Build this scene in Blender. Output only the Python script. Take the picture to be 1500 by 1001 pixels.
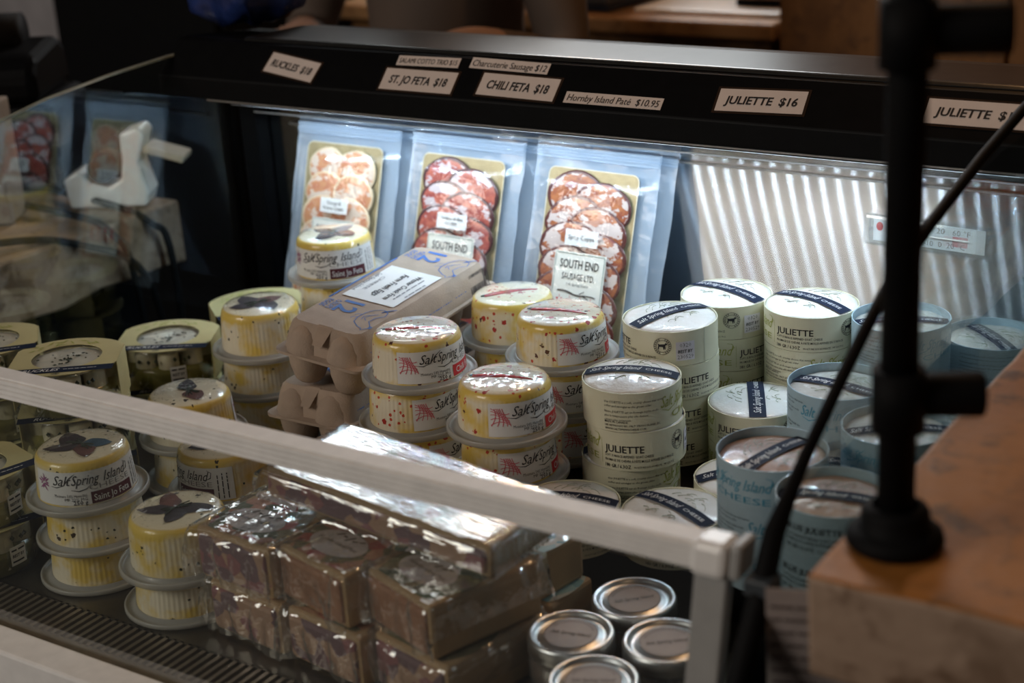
import bpy, math, random
from mathutils import Vector, Matrix, noise
for _o in list(bpy.data.objects): bpy.data.objects.remove(_o)
SC = bpy.context.scene
COL = SC.collection
PI = math.pi
random.seed(7)

# ------------------------------------------------------------------ camera
# world: X runs along the case, Y goes back into it, Z up; Z = 0 is the deck of the case
CH = .745
cam_d = bpy.data.cameras.new('camera'); cam = bpy.data.objects.new('camera', cam_d); COL.objects.link(cam)
FWD = Vector((-.53124967, .77219006, -.3485632)).normalized()
UPV = Vector((-.14620434, .32169027, .93548899)).normalized()
RGT = FWD.cross(UPV).normalized(); UPV = RGT.cross(FWD)
cam.matrix_world = Matrix(((RGT.x, UPV.x, -FWD.x, 0), (RGT.y, UPV.y, -FWD.y, 0), (RGT.z, UPV.z, -FWD.z, CH), (0, 0, 0, 1)))
cam_d.sensor_width = 36; cam_d.lens = 57.6; cam_d.clip_start = .02
cam_d.dof.use_dof = True; cam_d.dof.focus_distance = 1.62; cam_d.dof.aperture_fstop = 4.0
SC.camera = cam

def pix(px, py, X=None, Y=None, Z=None):
    d = RGT*(px-750) - UPV*(py-500.5) + FWD*2400
    o = Vector((0, 0, CH))
    if X is not None: return o + d*(X/d.x)
    if Y is not None: return o + d*(Y/d.y)
    return o + d*((Z-CH)/d.z)

# ------------------------------------------------------------------ world, lights, exposure
w = bpy.data.worlds.new('room_air'); SC.world = w; w.use_nodes = True
w.node_tree.nodes['Background'].inputs[0].default_value = (.55, .62, .75, 1)
w.node_tree.nodes['Background'].inputs[1].default_value = .012
SC.view_settings.view_transform = 'Standard'; SC.view_settings.look = 'None'
SC.view_settings.exposure = 0; SC.view_settings.gamma = 1; SC.view_settings.use_curve_mapping = False

def area(name, loc, target, sx, sy, power, col):
    d = bpy.data.lights.new(name, 'AREA'); d.shape = 'RECTANGLE'; d.size = sx; d.size_y = sy; d.energy = power; d.color = col
    o = bpy.data.objects.new(name, d); COL.objects.link(o); o.location = loc
    o.rotation_euler = (Vector(target)-Vector(loc)).to_track_quat('-Z', 'Y').to_euler()
    return o
area('shop_front_daylight', (-2.6, -1.9, 1.9), (-.8, 1.2, .1), 1.6, 1.3, 48, (1, .90, .80))
area('rear_window_daylight', (-2.35, 3.6, 1.62), (-.8, 1.0, .1), 1.5, 1.0, 38, (.92, .97, 1))
def bulb(name, loc, power, col, r=.045):
    d = bpy.data.lights.new(name, 'POINT'); d.energy = power; d.color = col; d.shadow_soft_size = r
    o = bpy.data.objects.new(name, d); COL.objects.link(o); o.location = loc
bulb('warm_pendant_bulb', (-1.72, 2.75, 1.36), 9, (1, .52, .22))
bulb('warm_pendant_bulb', (-.60, 1.95, 1.40), 10, (1, .55, .25))
bulb('warm_pendant_bulb', (.5, .2, 1.7), 4, (1, .62, .34))

# ------------------------------------------------------------------ materials
MATS = {}
def _n(nt, t, **kw):
    n = nt.nodes.new(t)
    for k, v in kw.items():
        if k in n.inputs: n.inputs[k].default_value = v
        else: setattr(n, k, v)
    return n
def _base(name):
    m = bpy.data.materials.new(name); m.use_nodes = True; nt = m.node_tree; nt.nodes.clear()
    out = nt.nodes.new('ShaderNodeOutputMaterial'); return m, nt, out
def rgba(c): return (c[0], c[1], c[2], 1)
def mixc(nt, fac, a, b):
    n = nt.nodes.new('ShaderNodeMix'); n.data_type = 'RGBA'
    for s, v in ((0, fac), (6, a), (7, b)):
        if hasattr(v, 'links'): nt.links.new(v, n.inputs[s])
        else: n.inputs[s].default_value = rgba(v) if s else v
    return n.outputs[2]
def mth(nt, op, a, b=0.0, clamp=False):
    n = nt.nodes.new('ShaderNodeMath'); n.operation = op; n.use_clamp = clamp
    for i, v in enumerate((a, b)):
        if hasattr(v, 'links'): nt.links.new(v, n.inputs[i])
        else: n.inputs[i].default_value = v
    return n.outputs[0]
def ramp(nt, v, a, b):
    n = nt.nodes.new('ShaderNodeMapRange'); n.inputs[1].default_value = a; n.inputs[2].default_value = b
    nt.links.new(v, n.inputs[0]); return n.outputs[0]
def coords(nt, scale=(1, 1, 1), rnd=True):
    tc = nt.nodes.new('ShaderNodeTexCoord'); mp = nt.nodes.new('ShaderNodeMapping'); mp.inputs['Scale'].default_value = scale
    nt.links.new(tc.outputs['Object'], mp.inputs[0])
    if rnd:
        oi = nt.nodes.new('ShaderNodeObjectInfo'); nt.links.new(mth(nt, 'MULTIPLY', oi.outputs['Random'], 37.0), mp.inputs['Location'])
    return mp.outputs[0]
def noi(nt, vec, scale, detail=2, rough=.5):
    n = _n(nt, 'ShaderNodeTexNoise'); n.inputs['Scale'].default_value = scale; n.inputs['Detail'].default_value = detail; n.inputs['Roughness'].default_value = rough
    nt.links.new(vec, n.inputs['Vector']); return n.outputs[0]
def princ(nt, out, rough=.5, metal=0, coat=0, spec=.5, coat_rough=.06):
    p = nt.nodes.new('ShaderNodeBsdfPrincipled'); p.inputs['Roughness'].default_value = rough; p.inputs['Metallic'].default_value = metal
    p.inputs['Coat Weight'].default_value = coat; p.inputs['Coat Roughness'].default_value = coat_rough; p.inputs['Specular IOR Level'].default_value = spec
    nt.links.new(p.outputs[0], out.inputs[0]); return p
def bump(nt, p, h, strength, dist=.001):
    b = nt.nodes.new('ShaderNodeBump'); b.inputs['Strength'].default_value = strength; b.inputs['Distance'].default_value = dist
    nt.links.new(h, b.inputs['Height']); nt.links.new(b.outputs[0], p.inputs['Normal']); return b
def plain(name, col, rough=.5, metal=0, coat=0, var=.12, vs=60, bmp=0, bs=300, spec=.5, emit=0, trans=0):
    """one colour with a little procedural unevenness"""
    if name in MATS: return MATS[name]
    m, nt, out = _base(name); p = princ(nt, out, rough, metal, coat, spec)
    v = coords(nt); f = noi(nt, v, vs, 3)
    nt.links.new(mixc(nt, ramp(nt, f, .3, .7), tuple(c*(1-var) for c in col), tuple(min(1, c*(1+var)) for c in col)), p.inputs['Base Color'])
    if bmp: bump(nt, p, noi(nt, v, bs, 3), bmp)
    if emit: p.inputs['Emission Color'].default_value = rgba(col); p.inputs['Emission Strength'].default_value = emit
    if trans: p.inputs['Transmission Weight'].default_value = trans
    MATS[name] = m; return m
def glass(name, tint=(.97, .99, .98), k=2.0, haze=0.0):
    """thin clear sheet: straight-through plus mirror by angle, counted once per sheet"""
    m, nt, out = _base(name)
    tr = _n(nt, 'ShaderNodeBsdfTransparent'); tr.inputs[0].default_value = rgba(tint)
    gl = _n(nt, 'ShaderNodeBsdfGlossy'); gl.inputs['Roughness'].default_value = 0.0; gl.inputs[0].default_value = (1, 1, 1, 1)
    fr = _n(nt, 'ShaderNodeFresnel'); fr.inputs[0].default_value = 1.5
    ge = nt.nodes.new('ShaderNodeNewGeometry')
    f = mth(nt, 'MULTIPLY', mth(nt, 'MULTIPLY', fr.outputs[0], k, True), mth(nt, 'SUBTRACT', 1.0, ge.outputs['Backfacing']))
    mx = nt.nodes.new('ShaderNodeMixShader'); nt.links.new(f, mx.inputs[0]); nt.links.new(tr.outputs[0], mx.inputs[1]); nt.links.new(gl.outputs[0], mx.inputs[2])
    last = mx.outputs[0]
    if haze:
        df = _n(nt, 'ShaderNodeBsdfDiffuse'); df.inputs[0].default_value = (.8, .85, .9, 1)
        m2 = nt.nodes.new('ShaderNodeMixShader'); m2.inputs[0].default_value = haze
        nt.links.new(last, m2.inputs[1]); nt.links.new(df.outputs[0], m2.inputs[2]); last = m2.outputs[0]
    nt.links.new(last, out.inputs[0]); MATS[name] = m; return m
def film(name, tint=(.97, .97, .97), milk=.05, milkcol=(.8, .85, .9), rough=.08, k=2.2, bmp=.5, bs=60, stretch=(1, 1, 1)):
    """crinkled plastic film"""
    m, nt, out = _base(name)
    v = coords(nt, stretch); h = noi(nt, v, bs, 3, .6)
    b = nt.nodes.new('ShaderNodeBump'); b.inputs['Strength'].default_value = bmp; b.inputs['Distance'].default_value = .004; nt.links.new(h, b.inputs['Height'])
    tr = _n(nt, 'ShaderNodeBsdfTransparent'); tr.inputs[0].default_value = rgba(tint)
    gl = _n(nt, 'ShaderNodeBsdfGlossy'); gl.inputs['Roughness'].default_value = rough; gl.inputs[0].default_value = (1, 1, 1, 1); nt.links.new(b.outputs[0], gl.inputs['Normal'])
    fr = _n(nt, 'ShaderNodeFresnel'); fr.inputs[0].default_value = 1.5; nt.links.new(b.outputs[0], fr.inputs['Normal'])
    ge = nt.nodes.new('ShaderNodeNewGeometry')
    f = mth(nt, 'MULTIPLY', mth(nt, 'MULTIPLY', fr.outputs[0], k, True), mth(nt, 'SUBTRACT', 1.0, ge.outputs['Backfacing']))
    mx = nt.nodes.new('ShaderNodeMixShader'); nt.links.new(f, mx.inputs[0]); nt.links.new(tr.outputs[0], mx.inputs[1]); nt.links.new(gl.outputs[0], mx.inputs[2])
    df = _n(nt, 'ShaderNodeBsdfDiffuse'); df.inputs[0].default_value = rgba(milkcol)
    m2 = nt.nodes.new('ShaderNodeMixShader'); m2.inputs[0].default_value = milk
    nt.links.new(mx.outputs[0], m2.inputs[1]); nt.links.new(df.outputs[0], m2.inputs[2]); nt.links.new(m2.outputs[0], out.inputs[0])
    MATS[name] = m; return m
def frosted(name, col, clear):
    m, nt, out = _base(name); p = princ(nt, out, .3, 0, .3); v = coords(nt); f = noi(nt, v, 40, 3)
    nt.links.new(mixc(nt, ramp(nt, f, .3, .7), tuple(c*.93 for c in col), col), p.inputs['Base Color'])
    tr = _n(nt, 'ShaderNodeBsdfTransparent'); mx = nt.nodes.new('ShaderNodeMixShader'); mx.inputs[0].default_value = clear
    nt.links.new(p.outputs[0], mx.inputs[1]); nt.links.new(tr.outputs[0], mx.inputs[2]); nt.links.new(mx.outputs[0], out.inputs[0]); MATS[name] = m; return m
def emis(name, col, s):
    m, nt, out = _base(name); e = _n(nt, 'ShaderNodeEmission'); e.inputs[0].default_value = rgba(col); e.inputs[1].default_value = s
    nt.links.new(e.outputs[0], out.inputs[0]); MATS[name] = m; return m
def cheese(name, spec1, spec2, amount, yellow=(.74, .50, .035), flake=(.5, .05, .03)):
    """set curd seen through a ribbed clear tub: cream, oil-yellow blotches, flakes"""
    m, nt, out = _base(name); p = princ(nt, out, .42, 0, .6, .4, .06)
    tc = nt.nodes.new('ShaderNodeTexCoord'); sx = nt.nodes.new('ShaderNodeSeparateXYZ'); nt.links.new(tc.outputs['Object'], sx.inputs[0])
    v = coords(nt); z = sx.outputs[2]
    n1 = noi(nt, v, 26, 3, .55); n2 = noi(nt, v, 55, 2)
    rim = ramp(nt, z, .0385, .0455); top = ramp(nt, z, .0478, .0489)
    yel = mth(nt, 'ADD', mth(nt, 'MULTIPLY', rim, .95), ramp(nt, n1, .44, .60), True)
    yel = mth(nt, 'MULTIPLY', yel, mth(nt, 'SUBTRACT', 1.0, mth(nt, 'MULTIPLY', top, .86)))
    c = mixc(nt, mth(nt, 'MULTIPLY', yel, .85), (.80, .72, .55), yellow)
    c = mixc(nt, mth(nt, 'MULTIPLY', ramp(nt, n2, .55, .75), .25), c, (.86, .8, .62))
    for (scale, thr, gate, col) in ((140, .22, amount, spec1), (78, .22, amount+.08, spec2), (60, .13, amount+.05, flake)):
        vo = nt.nodes.new('ShaderNodeTexVoronoi'); vo.inputs['Scale'].default_value = scale; nt.links.new(v, vo.inputs['Vector'])
        g = nt.nodes.new('ShaderNodeSeparateColor'); nt.links.new(vo.outputs['Color'], g.inputs[0])
        wob = mth(nt, 'ADD', vo.outputs['Distance'], mth(nt, 'MULTIPLY', mth(nt, 'SUBTRACT', noi(nt, v, 420, 2), .5), .35))
        mask = mth(nt, 'MULTIPLY', mth(nt, 'LESS_THAN', wob, thr), mth(nt, 'GREATER_THAN', g.outputs[0], gate))
        c = mixc(nt, mask, c, col)
    nt.links.new(c, p.inputs['Base Color']); bump(nt, p, noi(nt, v, 90, 2), .12, .001)
    MATS[name] = m; return m
def meat(name, fat, lean1, lean2, rim):
    m, nt, out = _base(name); p = princ(nt, out, .35, 0, .5, .4, .12)
    tc = nt.nodes.new('ShaderNodeTexCoord'); ln = nt.nodes.new('ShaderNodeVectorMath'); ln.operation = 'LENGTH'
    mp = nt.nodes.new('ShaderNodeMapping'); mp.inputs['Scale'].default_value = (1/.036, 0, 1/.026); nt.links.new(tc.outputs['Object'], mp.inputs[0]); nt.links.new(mp.outputs[0], ln.inputs[0])
    v = coords(nt, (1, 1, 1.7)); n1 = noi(nt, v, 40, 4, .65); n2 = noi(nt, v, 75, 4, .7); n3 = noi(nt, v, 240, 2)
    le = mixc(nt, ramp(nt, n2, .35, .62), lean1, lean2)
    c = mixc(nt, mth(nt, 'GREATER_THAN', mth(nt, 'ADD', n1, mth(nt, 'MULTIPLY', n3, .10)), .535), fat, le)
    ed = mth(nt, 'GREATER_THAN', mth(nt, 'ADD', ln.outputs['Value'], mth(nt, 'MULTIPLY', mth(nt, 'SUBTRACT', n2, .5), .25)), .90)
    c = mixc(nt, ed, c, rim); nt.links.new(c, p.inputs['Base Color']); bump(nt, p, n2, .2)
    MATS[name] = m; return m
def timber(name, c1, c2, c3, rough=.6, scale=(2, 14, 14)):
    m, nt, out = _base(name); p = princ(nt, out, rough, 0, 0, .35)
    v = coords(nt, scale, False); a = noi(nt, v, 3, 5, .6); v2 = coords(nt, (1, 1, 1), False); b = noi(nt, v2, 24, 3, .65)
    c = mixc(nt, ramp(nt, a, .3, .7), c1, c2); b2 = noi(nt, v2, 9, 4, .7)
    c = mixc(nt, mth(nt, 'MULTIPLY', ramp(nt, b2, .50, .66), .65), c, c3); c = mixc(nt, mth(nt, 'MULTIPLY', ramp(nt, b, .54, .66), .8), c, c3)
    nt.links.new(c, p.inputs['Base Color']); bump(nt, p, b, .35, .004); MATS[name] = m; return m
def steel(name, rough=.32, aniso=.85, rot=0.0, col=(.62, .63, .64)):
    m, nt, out = _base(name); p = nt.nodes.new('ShaderNodeBsdfAnisotropic'); nt.links.new(p.outputs[0], out.inputs[0])
    sm = noi(nt, coords(nt), 5, 3)
    nt.links.new(mixc(nt, ramp(nt, sm, .3, .7), tuple(c*.85 for c in col), col), p.inputs['Color'])
    p.inputs['Roughness'].default_value = rough; p.inputs['Anisotropy'].default_value = aniso; p.inputs['Rotation'].default_value = rot
    tg = nt.nodes.new('ShaderNodeTangent'); tg.direction_type = 'RADIAL'; tg.axis = 'Z'; nt.links.new(tg.outputs[0], p.inputs['Tangent'])
    MATS[name] = m; return m

# ------------------------------------------------------------------ mesh builder
_TX = {}
def glyphs(s, shear, off, res):
    k = (s, shear, off, res)
    if k not in _TX:
        cu = bpy.data.curves.new('t', 'FONT'); cu.body = s; cu.size = 1; cu.shear = shear; cu.offset = off; cu.resolution_u = res; cu.dimensions = '2D'; cu.fill_mode = 'BOTH'
        o = bpy.data.objects.new('t', cu); me = o.to_mesh()
        v = [(q.co.x, q.co.y) for q in me.vertices]; f = [tuple(q.vertices) for q in me.polygons]
        o.to_mesh_clear(); bpy.data.objects.remove(o); bpy.data.curves.remove(cu); _TX[k] = (v, f)
    return _TX[k]
def flat(y=0.0):
    return lambda u, v: (u, y, v)          # upright sheet facing -Y
def top(z=0.0, rot=0.0, ox=0, oy=0):
    c, s = math.cos(rot), math.sin(rot)
    return lambda u, v: (ox+u*c-v*s, oy+u*s+v*c, z)
def cone(r0, z0, r1, z1, e=0.0, turn=0.0):
    def fn(u, v):
        r = r0+(r1-r0)*(v-z0)/(z1-z0); rm = (r0+r1)/2; th = -PI/2+turn+u/rm
        return ((r+e)*math.cos(th), (r+e)*math.sin(th), v)
    return fn
class MB:
    def __init__(s): s.v = []; s.f = []
    def add(s, vs, fs):
        b = len(s.v); s.v += [tuple(p) for p in vs]; s.f += [tuple(i+b for i in f) for f in fs]; return s
    def box(s, x0, x1, y0, y1, z0, z1):
        return s.add([(x, y, z) for z in (z0, z1) for y in (y0, y1) for x in (x0, x1)], [(0, 2, 3, 1), (4, 5, 7, 6), (0, 1, 5, 4), (2, 6, 7, 3), (0, 4, 6, 2), (1, 3, 7, 5)])
    def lathe(s, prof, n=48, rib=None, a0=0.0):
        vs = []; fs = []; m = len(prof)
        for i in range(n):
            a = a0+2*PI*i/n
            for r, z in prof:
                rr = r+(rib(i, r, z) if rib else 0); vs.append((rr*math.cos(a), rr*math.sin(a), z))
        for i in range(n):
            j = (i+1) % n
            for k in range(m-1):
                fs.append((i*m+k, j*m+k, j*m+k+1, i*m+k+1))
        return s.add(vs, fs)
    def disc(s, r, z, n=32, cx=0, cy=0):
        return s.add([(cx+r*math.cos(2*PI*i/n), cy+r*math.sin(2*PI*i/n), z) for i in range(n)], [tuple(range(n))])
    def tube(s, pts, r, n=8, caps=True):
        pts = [Vector(p) for p in pts]; m = len(pts); vs = []; fs = []; up = None
        for i, p in enumerate(pts):
            t = (pts[min(i+1, m-1)]-pts[max(i-1, 0)]).normalized()
            a = t.orthogonal().normalized() if up is None else (up-t*up.dot(t)).normalized()
            up = a; b = t.cross(a); rr = r[i] if isinstance(r, (list, tuple)) else r
            for k in range(n):
                q = 2*PI*k/n; vs.append(p+a*rr*math.cos(q)+b*rr*math.sin(q))
        for i in range(m-1):
            for k in range(n):
                k2 = (k+1) % n; fs.append((i*n+k, i*n+k2, (i+1)*n+k2, (i+1)*n+k))
        if caps: fs.append(tuple(range(n-1, -1, -1))); fs.append(tuple((m-1)*n+k for k in range(n)))
        return s.add(vs, fs)
    def prism(s, poly, t, fn=None):
        """poly in (x, z); thickness t along +Y"""
        n = len(poly); vs = [(x, 0, z) for x, z in poly]+[(x, t, z) for x, z in poly]
        fs = [tuple(range(n)), tuple(range(2*n-1, n-1, -1))]+[(i+n, (i+1) % n+n, (i+1) % n, i) for i in range(n)]
        if fn: vs = [fn(*p) for p in vs]
        return s.add(vs, fs)
    def extrude_x(s, poly, x0, x1):
        """poly in (y, z)"""
        n = len(poly); vs = [(x0, y, z) for y, z in poly]+[(x1, y, z) for y, z in poly]
        return s.add(vs, [tuple(range(n-1, -1, -1)), tuple(range(n, 2*n))]+[(i, (i+1) % n, (i+1) % n+n, i+n) for i in range(n)])
    def patch(s, fn, u0, u1, v0, v1, nu=12, nv=2):
        vs = [fn(u0+(u1-u0)*i/nu, v0+(v1-v0)*j/nv) for j in range(nv+1) for i in range(nu+1)]
        return s.add(vs, [(j*(nu+1)+i, j*(nu+1)+i+1, (j+1)*(nu+1)+i+1, (j+1)*(nu+1)+i) for j in range(nv) for i in range(nu)])
    def poly(s, pts, fn):
        return s.add([fn(*p) for p in pts], [tuple(range(len(pts)))])
    def text(s, t, size, x, y, fn, al='L', shear=0.0, off=0.0, res=2, w=None, rot=0.0, bold=0):
        v, f = glyphs(t, shear, off or bold, res)
        if not v: return s
        x0 = min(p[0] for p in v); x1 = max(p[0] for p in v); sx = size if w is None else w/(x1-x0)
        o = {'L': -x0, 'C': -(x0+x1)/2, 'R': -x1}[al]; c, sn = math.cos(rot), math.sin(rot)
        def q(p):
            a = (p[0]+o)*sx; b = p[1]*size; return fn(x+a*c-b*sn, y+a*sn+b*c)
        return s.add([q(p) for p in v], f)
    def illegible(s, w, h, x, y, fn, rot=0.0, seed=0, al='L'):
        """print too small to read: word-length bars"""
        r = random.Random(seed); c, sn = math.cos(rot), math.sin(rot); u = {'L': 0, 'C': -w/2, 'R': -w}[al]; e = u+w
        while u < e-h:
            l = min(e-u, h*r.uniform(1.5, 4.5)); s.stroke([(x+q*c-h/2*sn, y+q*sn+h/2*c) for q in (u, u+l/2, u+l)], h*.6, fn); u += l+h*.6
        return s
    def stroke(s, pts, wd, fn):
        n = len(pts); vs = []
        for i, p in enumerate(pts):
            a = pts[max(i-1, 0)]; b = pts[min(i+1, n-1)]; dx, dy = b[0]-a[0], b[1]-a[1]; l = math.hypot(dx, dy) or 1
            ww = (wd[i] if isinstance(wd, (list, tuple)) else wd)/2
            vs += [fn(p[0]-dy/l*ww, p[1]+dx/l*ww), fn(p[0]+dy/l*ww, p[1]-dx/l*ww)]
        return s.add(vs, [(2*i, 2*i+1, 2*i+3, 2*i+2) for i in range(n-1)])
    def mesh(s, name, mat, smooth=False):
        me = bpy.data.meshes.new(name); me.from_pydata(s.v, [], s.f); me.materials.append(mat)
        if smooth: me.polygons.foreach_set('use_smooth', [True]*len(me.polygons))
        me.update(); return me
def link(name, data, parent=None, loc=(0, 0, 0), rot=(0, 0, 0), scale=(1, 1, 1)):
    o = bpy.data.objects.new(name, data); COL.objects.link(o); o.location = loc; o.rotation_euler = rot; o.scale = scale
    if parent is not None: o.parent = parent
    return o
def tag(o, label, cat, group=None):
    o['label'] = label; o['category'] = cat
    if group: o['group'] = group
    return o
def thing(name, label, cat, loc=(0, 0, 0), rot=(0, 0, 0), group=None, scale=(1, 1, 1)):
    return tag(link(name, None, None, loc, rot, scale), label, cat, group)
def struct(name, mb, mat, smooth=False):
    o = link(name, mb.mesh(name, mat, smooth)); o['kind'] = 'structure'; return o
def part(name, mb, mat, parent, smooth=False, bev=0, lab=None, **kw):
    o = link(name, mb if isinstance(mb, bpy.types.Mesh) else mb.mesh(name, mat, smooth), parent, **kw)
    if bev: bevel(o, bev)
    if lab: o['label'] = lab
    return o
def bevel(o, wd, seg=2):
    m = o.modifiers.new('edge', 'BEVEL'); m.width = wd; m.segments = seg; m.limit_method = 'ANGLE'; m.angle_limit = .6; return o
def autosm(o, deg=35):
    me = o.data; me.polygons.foreach_set('use_smooth', [True]*len(me.polygons)); me.set_sharp_from_angle(angle=math.radians(deg)); return o
def instance(kit, root):
    """kit rows: (name, mesh, index of parent row or None, label)"""
    made = []
    for name, me, up, lab in kit:
        o = link(name, me, root if up is None else made[up])
        if lab: o['label'] = lab
        made.append(o)
    return made
def rrect(w, h, r, n=4, cx=0, cz=0):
    out = []
    for sx, sz, a in ((1, -1, -PI/2), (1, 1, 0), (-1, 1, PI/2), (-1, -1, PI)):
        for i in range(n+1):
            q = a+PI/2*i/n; out.append((cx+sx*(w/2-r)+r*math.cos(q), cz+sz*(h/2-r)+r*math.sin(q)))
    return out
def face_cam(x, y): return math.atan2(-x, y)

# ------------------------------------------------------------------ shared materials
BLACK = plain('black_enamel', (.003, .003, .0035), .5, 0, .0, .2, spec=.12)
BLACKM = plain('black_matte', (.004, .004, .0045), .7, spec=.15)
ALU = plain('brushed_aluminium', (.58, .57, .56), .34, .9, 0, .08, 200)
ALUW = plain('white_coated_aluminium', (.90, .89, .87), .5, .0, 0, .05, spec=.3)
GREYP = plain('grey_coated_post', (.36, .36, .35), .5, 0, .1, .05)
WHITEP = plain('white_plastic', (.93, .92, .90), .3, 0, .2, .03)
DECK = plain('dark_steel_deck', (.12, .108, .088), .34, .8, 0, .2, 30)
STEEL = steel('brushed_stainless', .22, .88, 0.0)
PANE = glass('clear_glass', (.95, .985, .975), 2.6)
PANEF = glass('front_glass', (.96, .98, .975), 2.0, .012)
GEDGE = plain('polished_glass_edge', (.35, .42, .38), .15, 0, .8, .1)
INK = plain('black_ink', (.015, .014, .016), .6)
PAPER = plain('white_label_paper', (.78, .77, .75), .55, 0, .15, .03)
LIDM = frosted('frosted_lid_plastic', (.56, .54, .49), .38)
GRILLE = plain('grille_metal', (.26, .22, .17), .4, .6, 0, .15, 60)

# ------------------------------------------------------------------ room
FZ = -.86
struct('floor', MB().box(-6, 3, -4, 5, FZ-.05, FZ), plain('dark_floorboards', (.035, .026, .02), .55, var=.3, vs=4))
struct('wall_back', MB().box(-6, 3, 4.6, 4.7, FZ, 2.4), timber('dark_wall_boards', (.030, .018, .010), (.055, .032, .016), (.02, .012, .008)))
struct('wall_left', MB().box(-4.6, -4.5, -4, 4.6, FZ, 2.4), plain('dark_side_wall', (.02, .018, .018), .8))
struct('wall_front', MB().box(-6, 3, -4.1, -4, FZ, 2.4), plain('dark_shop_wall', (.10, .085, .07), .8))  # one even dark brown all over the wall

# ------------------------------------------------------------------ display case
XL, XR = -1.5, -.415
case = thing('display_case', 'refrigerated glass display case with black canopy and white front rail', 'display case')
part('base_cabinet', MB().box(XL-.02, XR+.015, .785, 1.66, FZ, -.05), BLACK, case, bev=.006)
part('front_ledge', MB().box(XL-.02, XR+.015, .788, .823, -.05, .004), ALUW, case, bev=.003)
part('deck_front_strip', MB().box(XL, XR, .823, .838, -.02, 0), GRILLE, case)
part('air_channel', MB().box(XL, XR, .823, .9, -.05, -.022), BLACKM, case)
part('deck_plate', MB().box(XL, XR, .882, 1.6, -.05, 0), DECK, case)
bar = MB().box(-.0021, .0021, .836, .884, -.008, 0).mesh('grille_bar', GRILLE)
nb = int((XR-XL)/.0093)
for i in range(nb): link('grille_bar', bar, case, (XL+.004+i*.0093, 0, 0))
RZ = .045
part('riser_shelf', MB().box(-1.045, XR-.004, 1.141, 1.485, 0, RZ), BLACKM, case, bev=.002)
part('riser_step', MB().box(-.514, XR-.004, 1.06, 1.1405, 0, RZ), BLACKM, case, bev=.002)
part('riser_trim', MB().box(-1.045, XR-.004, 1.1375, 1.141, RZ-.004, RZ), ALU, case)
part('rear_ledge', MB().box(XL+.004, XR-.004, 1.486, 1.598, 0, RZ), BLACKM, case)
part('back_panel', MB().box(XL, XR, 1.6, 1.606, 0, .34), STEEL, case)
part('corner_post', MB().box(XL, XL+.03, 1.575, 1.6, 0, .34), BLACK, case, bev=.003)
# leaning front glass, its rail, cap and post
def lean(y, z): return y+.232*z
def gpoly(z0, z1, t, dy=0): return [(lean(.826, z0)+dy, z0), (lean(.826, z1)+dy, z1), (lean(.826, z1)+t+dy, z1), (lean(.826, z0)+t+dy, z0)]
part('front_glass', MB().extrude_x(gpoly(.004, .218, .005)[::-1], XL+.004, -.463), PANEF, case)
rp = []
y0 = lean(.826, .225)
for k in range(4):
    z = .2125+k*.0042
    rp += [(lean(.826, z)-.009, z), (lean(.826, z+.0028)-.009, z+.0028), (lean(.826, z+.0031)-.0062, z+.0031), (lean(.826, z+.0039)-.0062, z+.0039)]
rp += [(lean(.826, .2295)-.006, .2295), (lean(.826, .2295)+.012, .2295), (lean(.826, .2125)+.012, .2125)]
part('front_rail', MB().extrude_x(rp[::-1], XL+.004, -.461), ALUW, case)
cp = [(lean(.826, .209)-.012, .209), (lean(.826, .2325)-.012, .2325), (lean(.826, .2325)+.014, .2325), (lean(.826, .209)+.014, .209)]
part('rail_end_cap', MB().extrude_x(cp[::-1], -.463, -.436), WHITEP, case, bev=.005, lab='bright white plastic corner cap')
part('front_post', MB().extrude_x(gpoly(0, .212, .012, -.004)[::-1], -.462, -.437), GREYP, case, bev=.002)
part('rail_bracket', MB().extrude_x([(y+.004, z) for y, z in cp][::-1], -.436, -.427), GREYP, case, bev=.003)
PROF = [(.83, 0), (.872, .19), (.897, .233), (.947, .268), (1.006, .300), (1.095, .340), (1.181, .364), (1.26, .376), (1.36, .384), (1.46, .388), (1.565, .386), (1.597, .384), (1.597, 0)]
part('end_glass', MB().extrude_x(PROF, XL-.004, XL+.001), PANE, case)
part('end_glass', MB().extrude_x(PROF, XR-.003, XR+.002), PANE, case)
part('end_glass_edge', MB().tube([(XL-.0015, y, z+.001) for y, z in PROF[:12]], .0022, 6), GEDGE, case)
part('end_gasket', MB().tube([(XR, y, z) for y, z in [(.80, -.02), (.839, .150), (.872, .195), (.897, .236), (.922, .254), (.947, .271), (1.006, .304), (1.05, .327), (1.095, .348), (1.181, .371), (1.3, .395), (1.409, .412), (1.47, .418)]],
     [.0085, .0085, .0085, .0075, .0055, .0048, .0048, .0048, .0048, .0048, .0048, .0048, .0048], 10), BLACKM, case, True)
part('gasket_clip', MB().box(XR-.010, XR+.010, .868, .888, .20, .213), plain('dark_grey_clip', (.06, .07, .08), .3), case, bev=.002)
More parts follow.
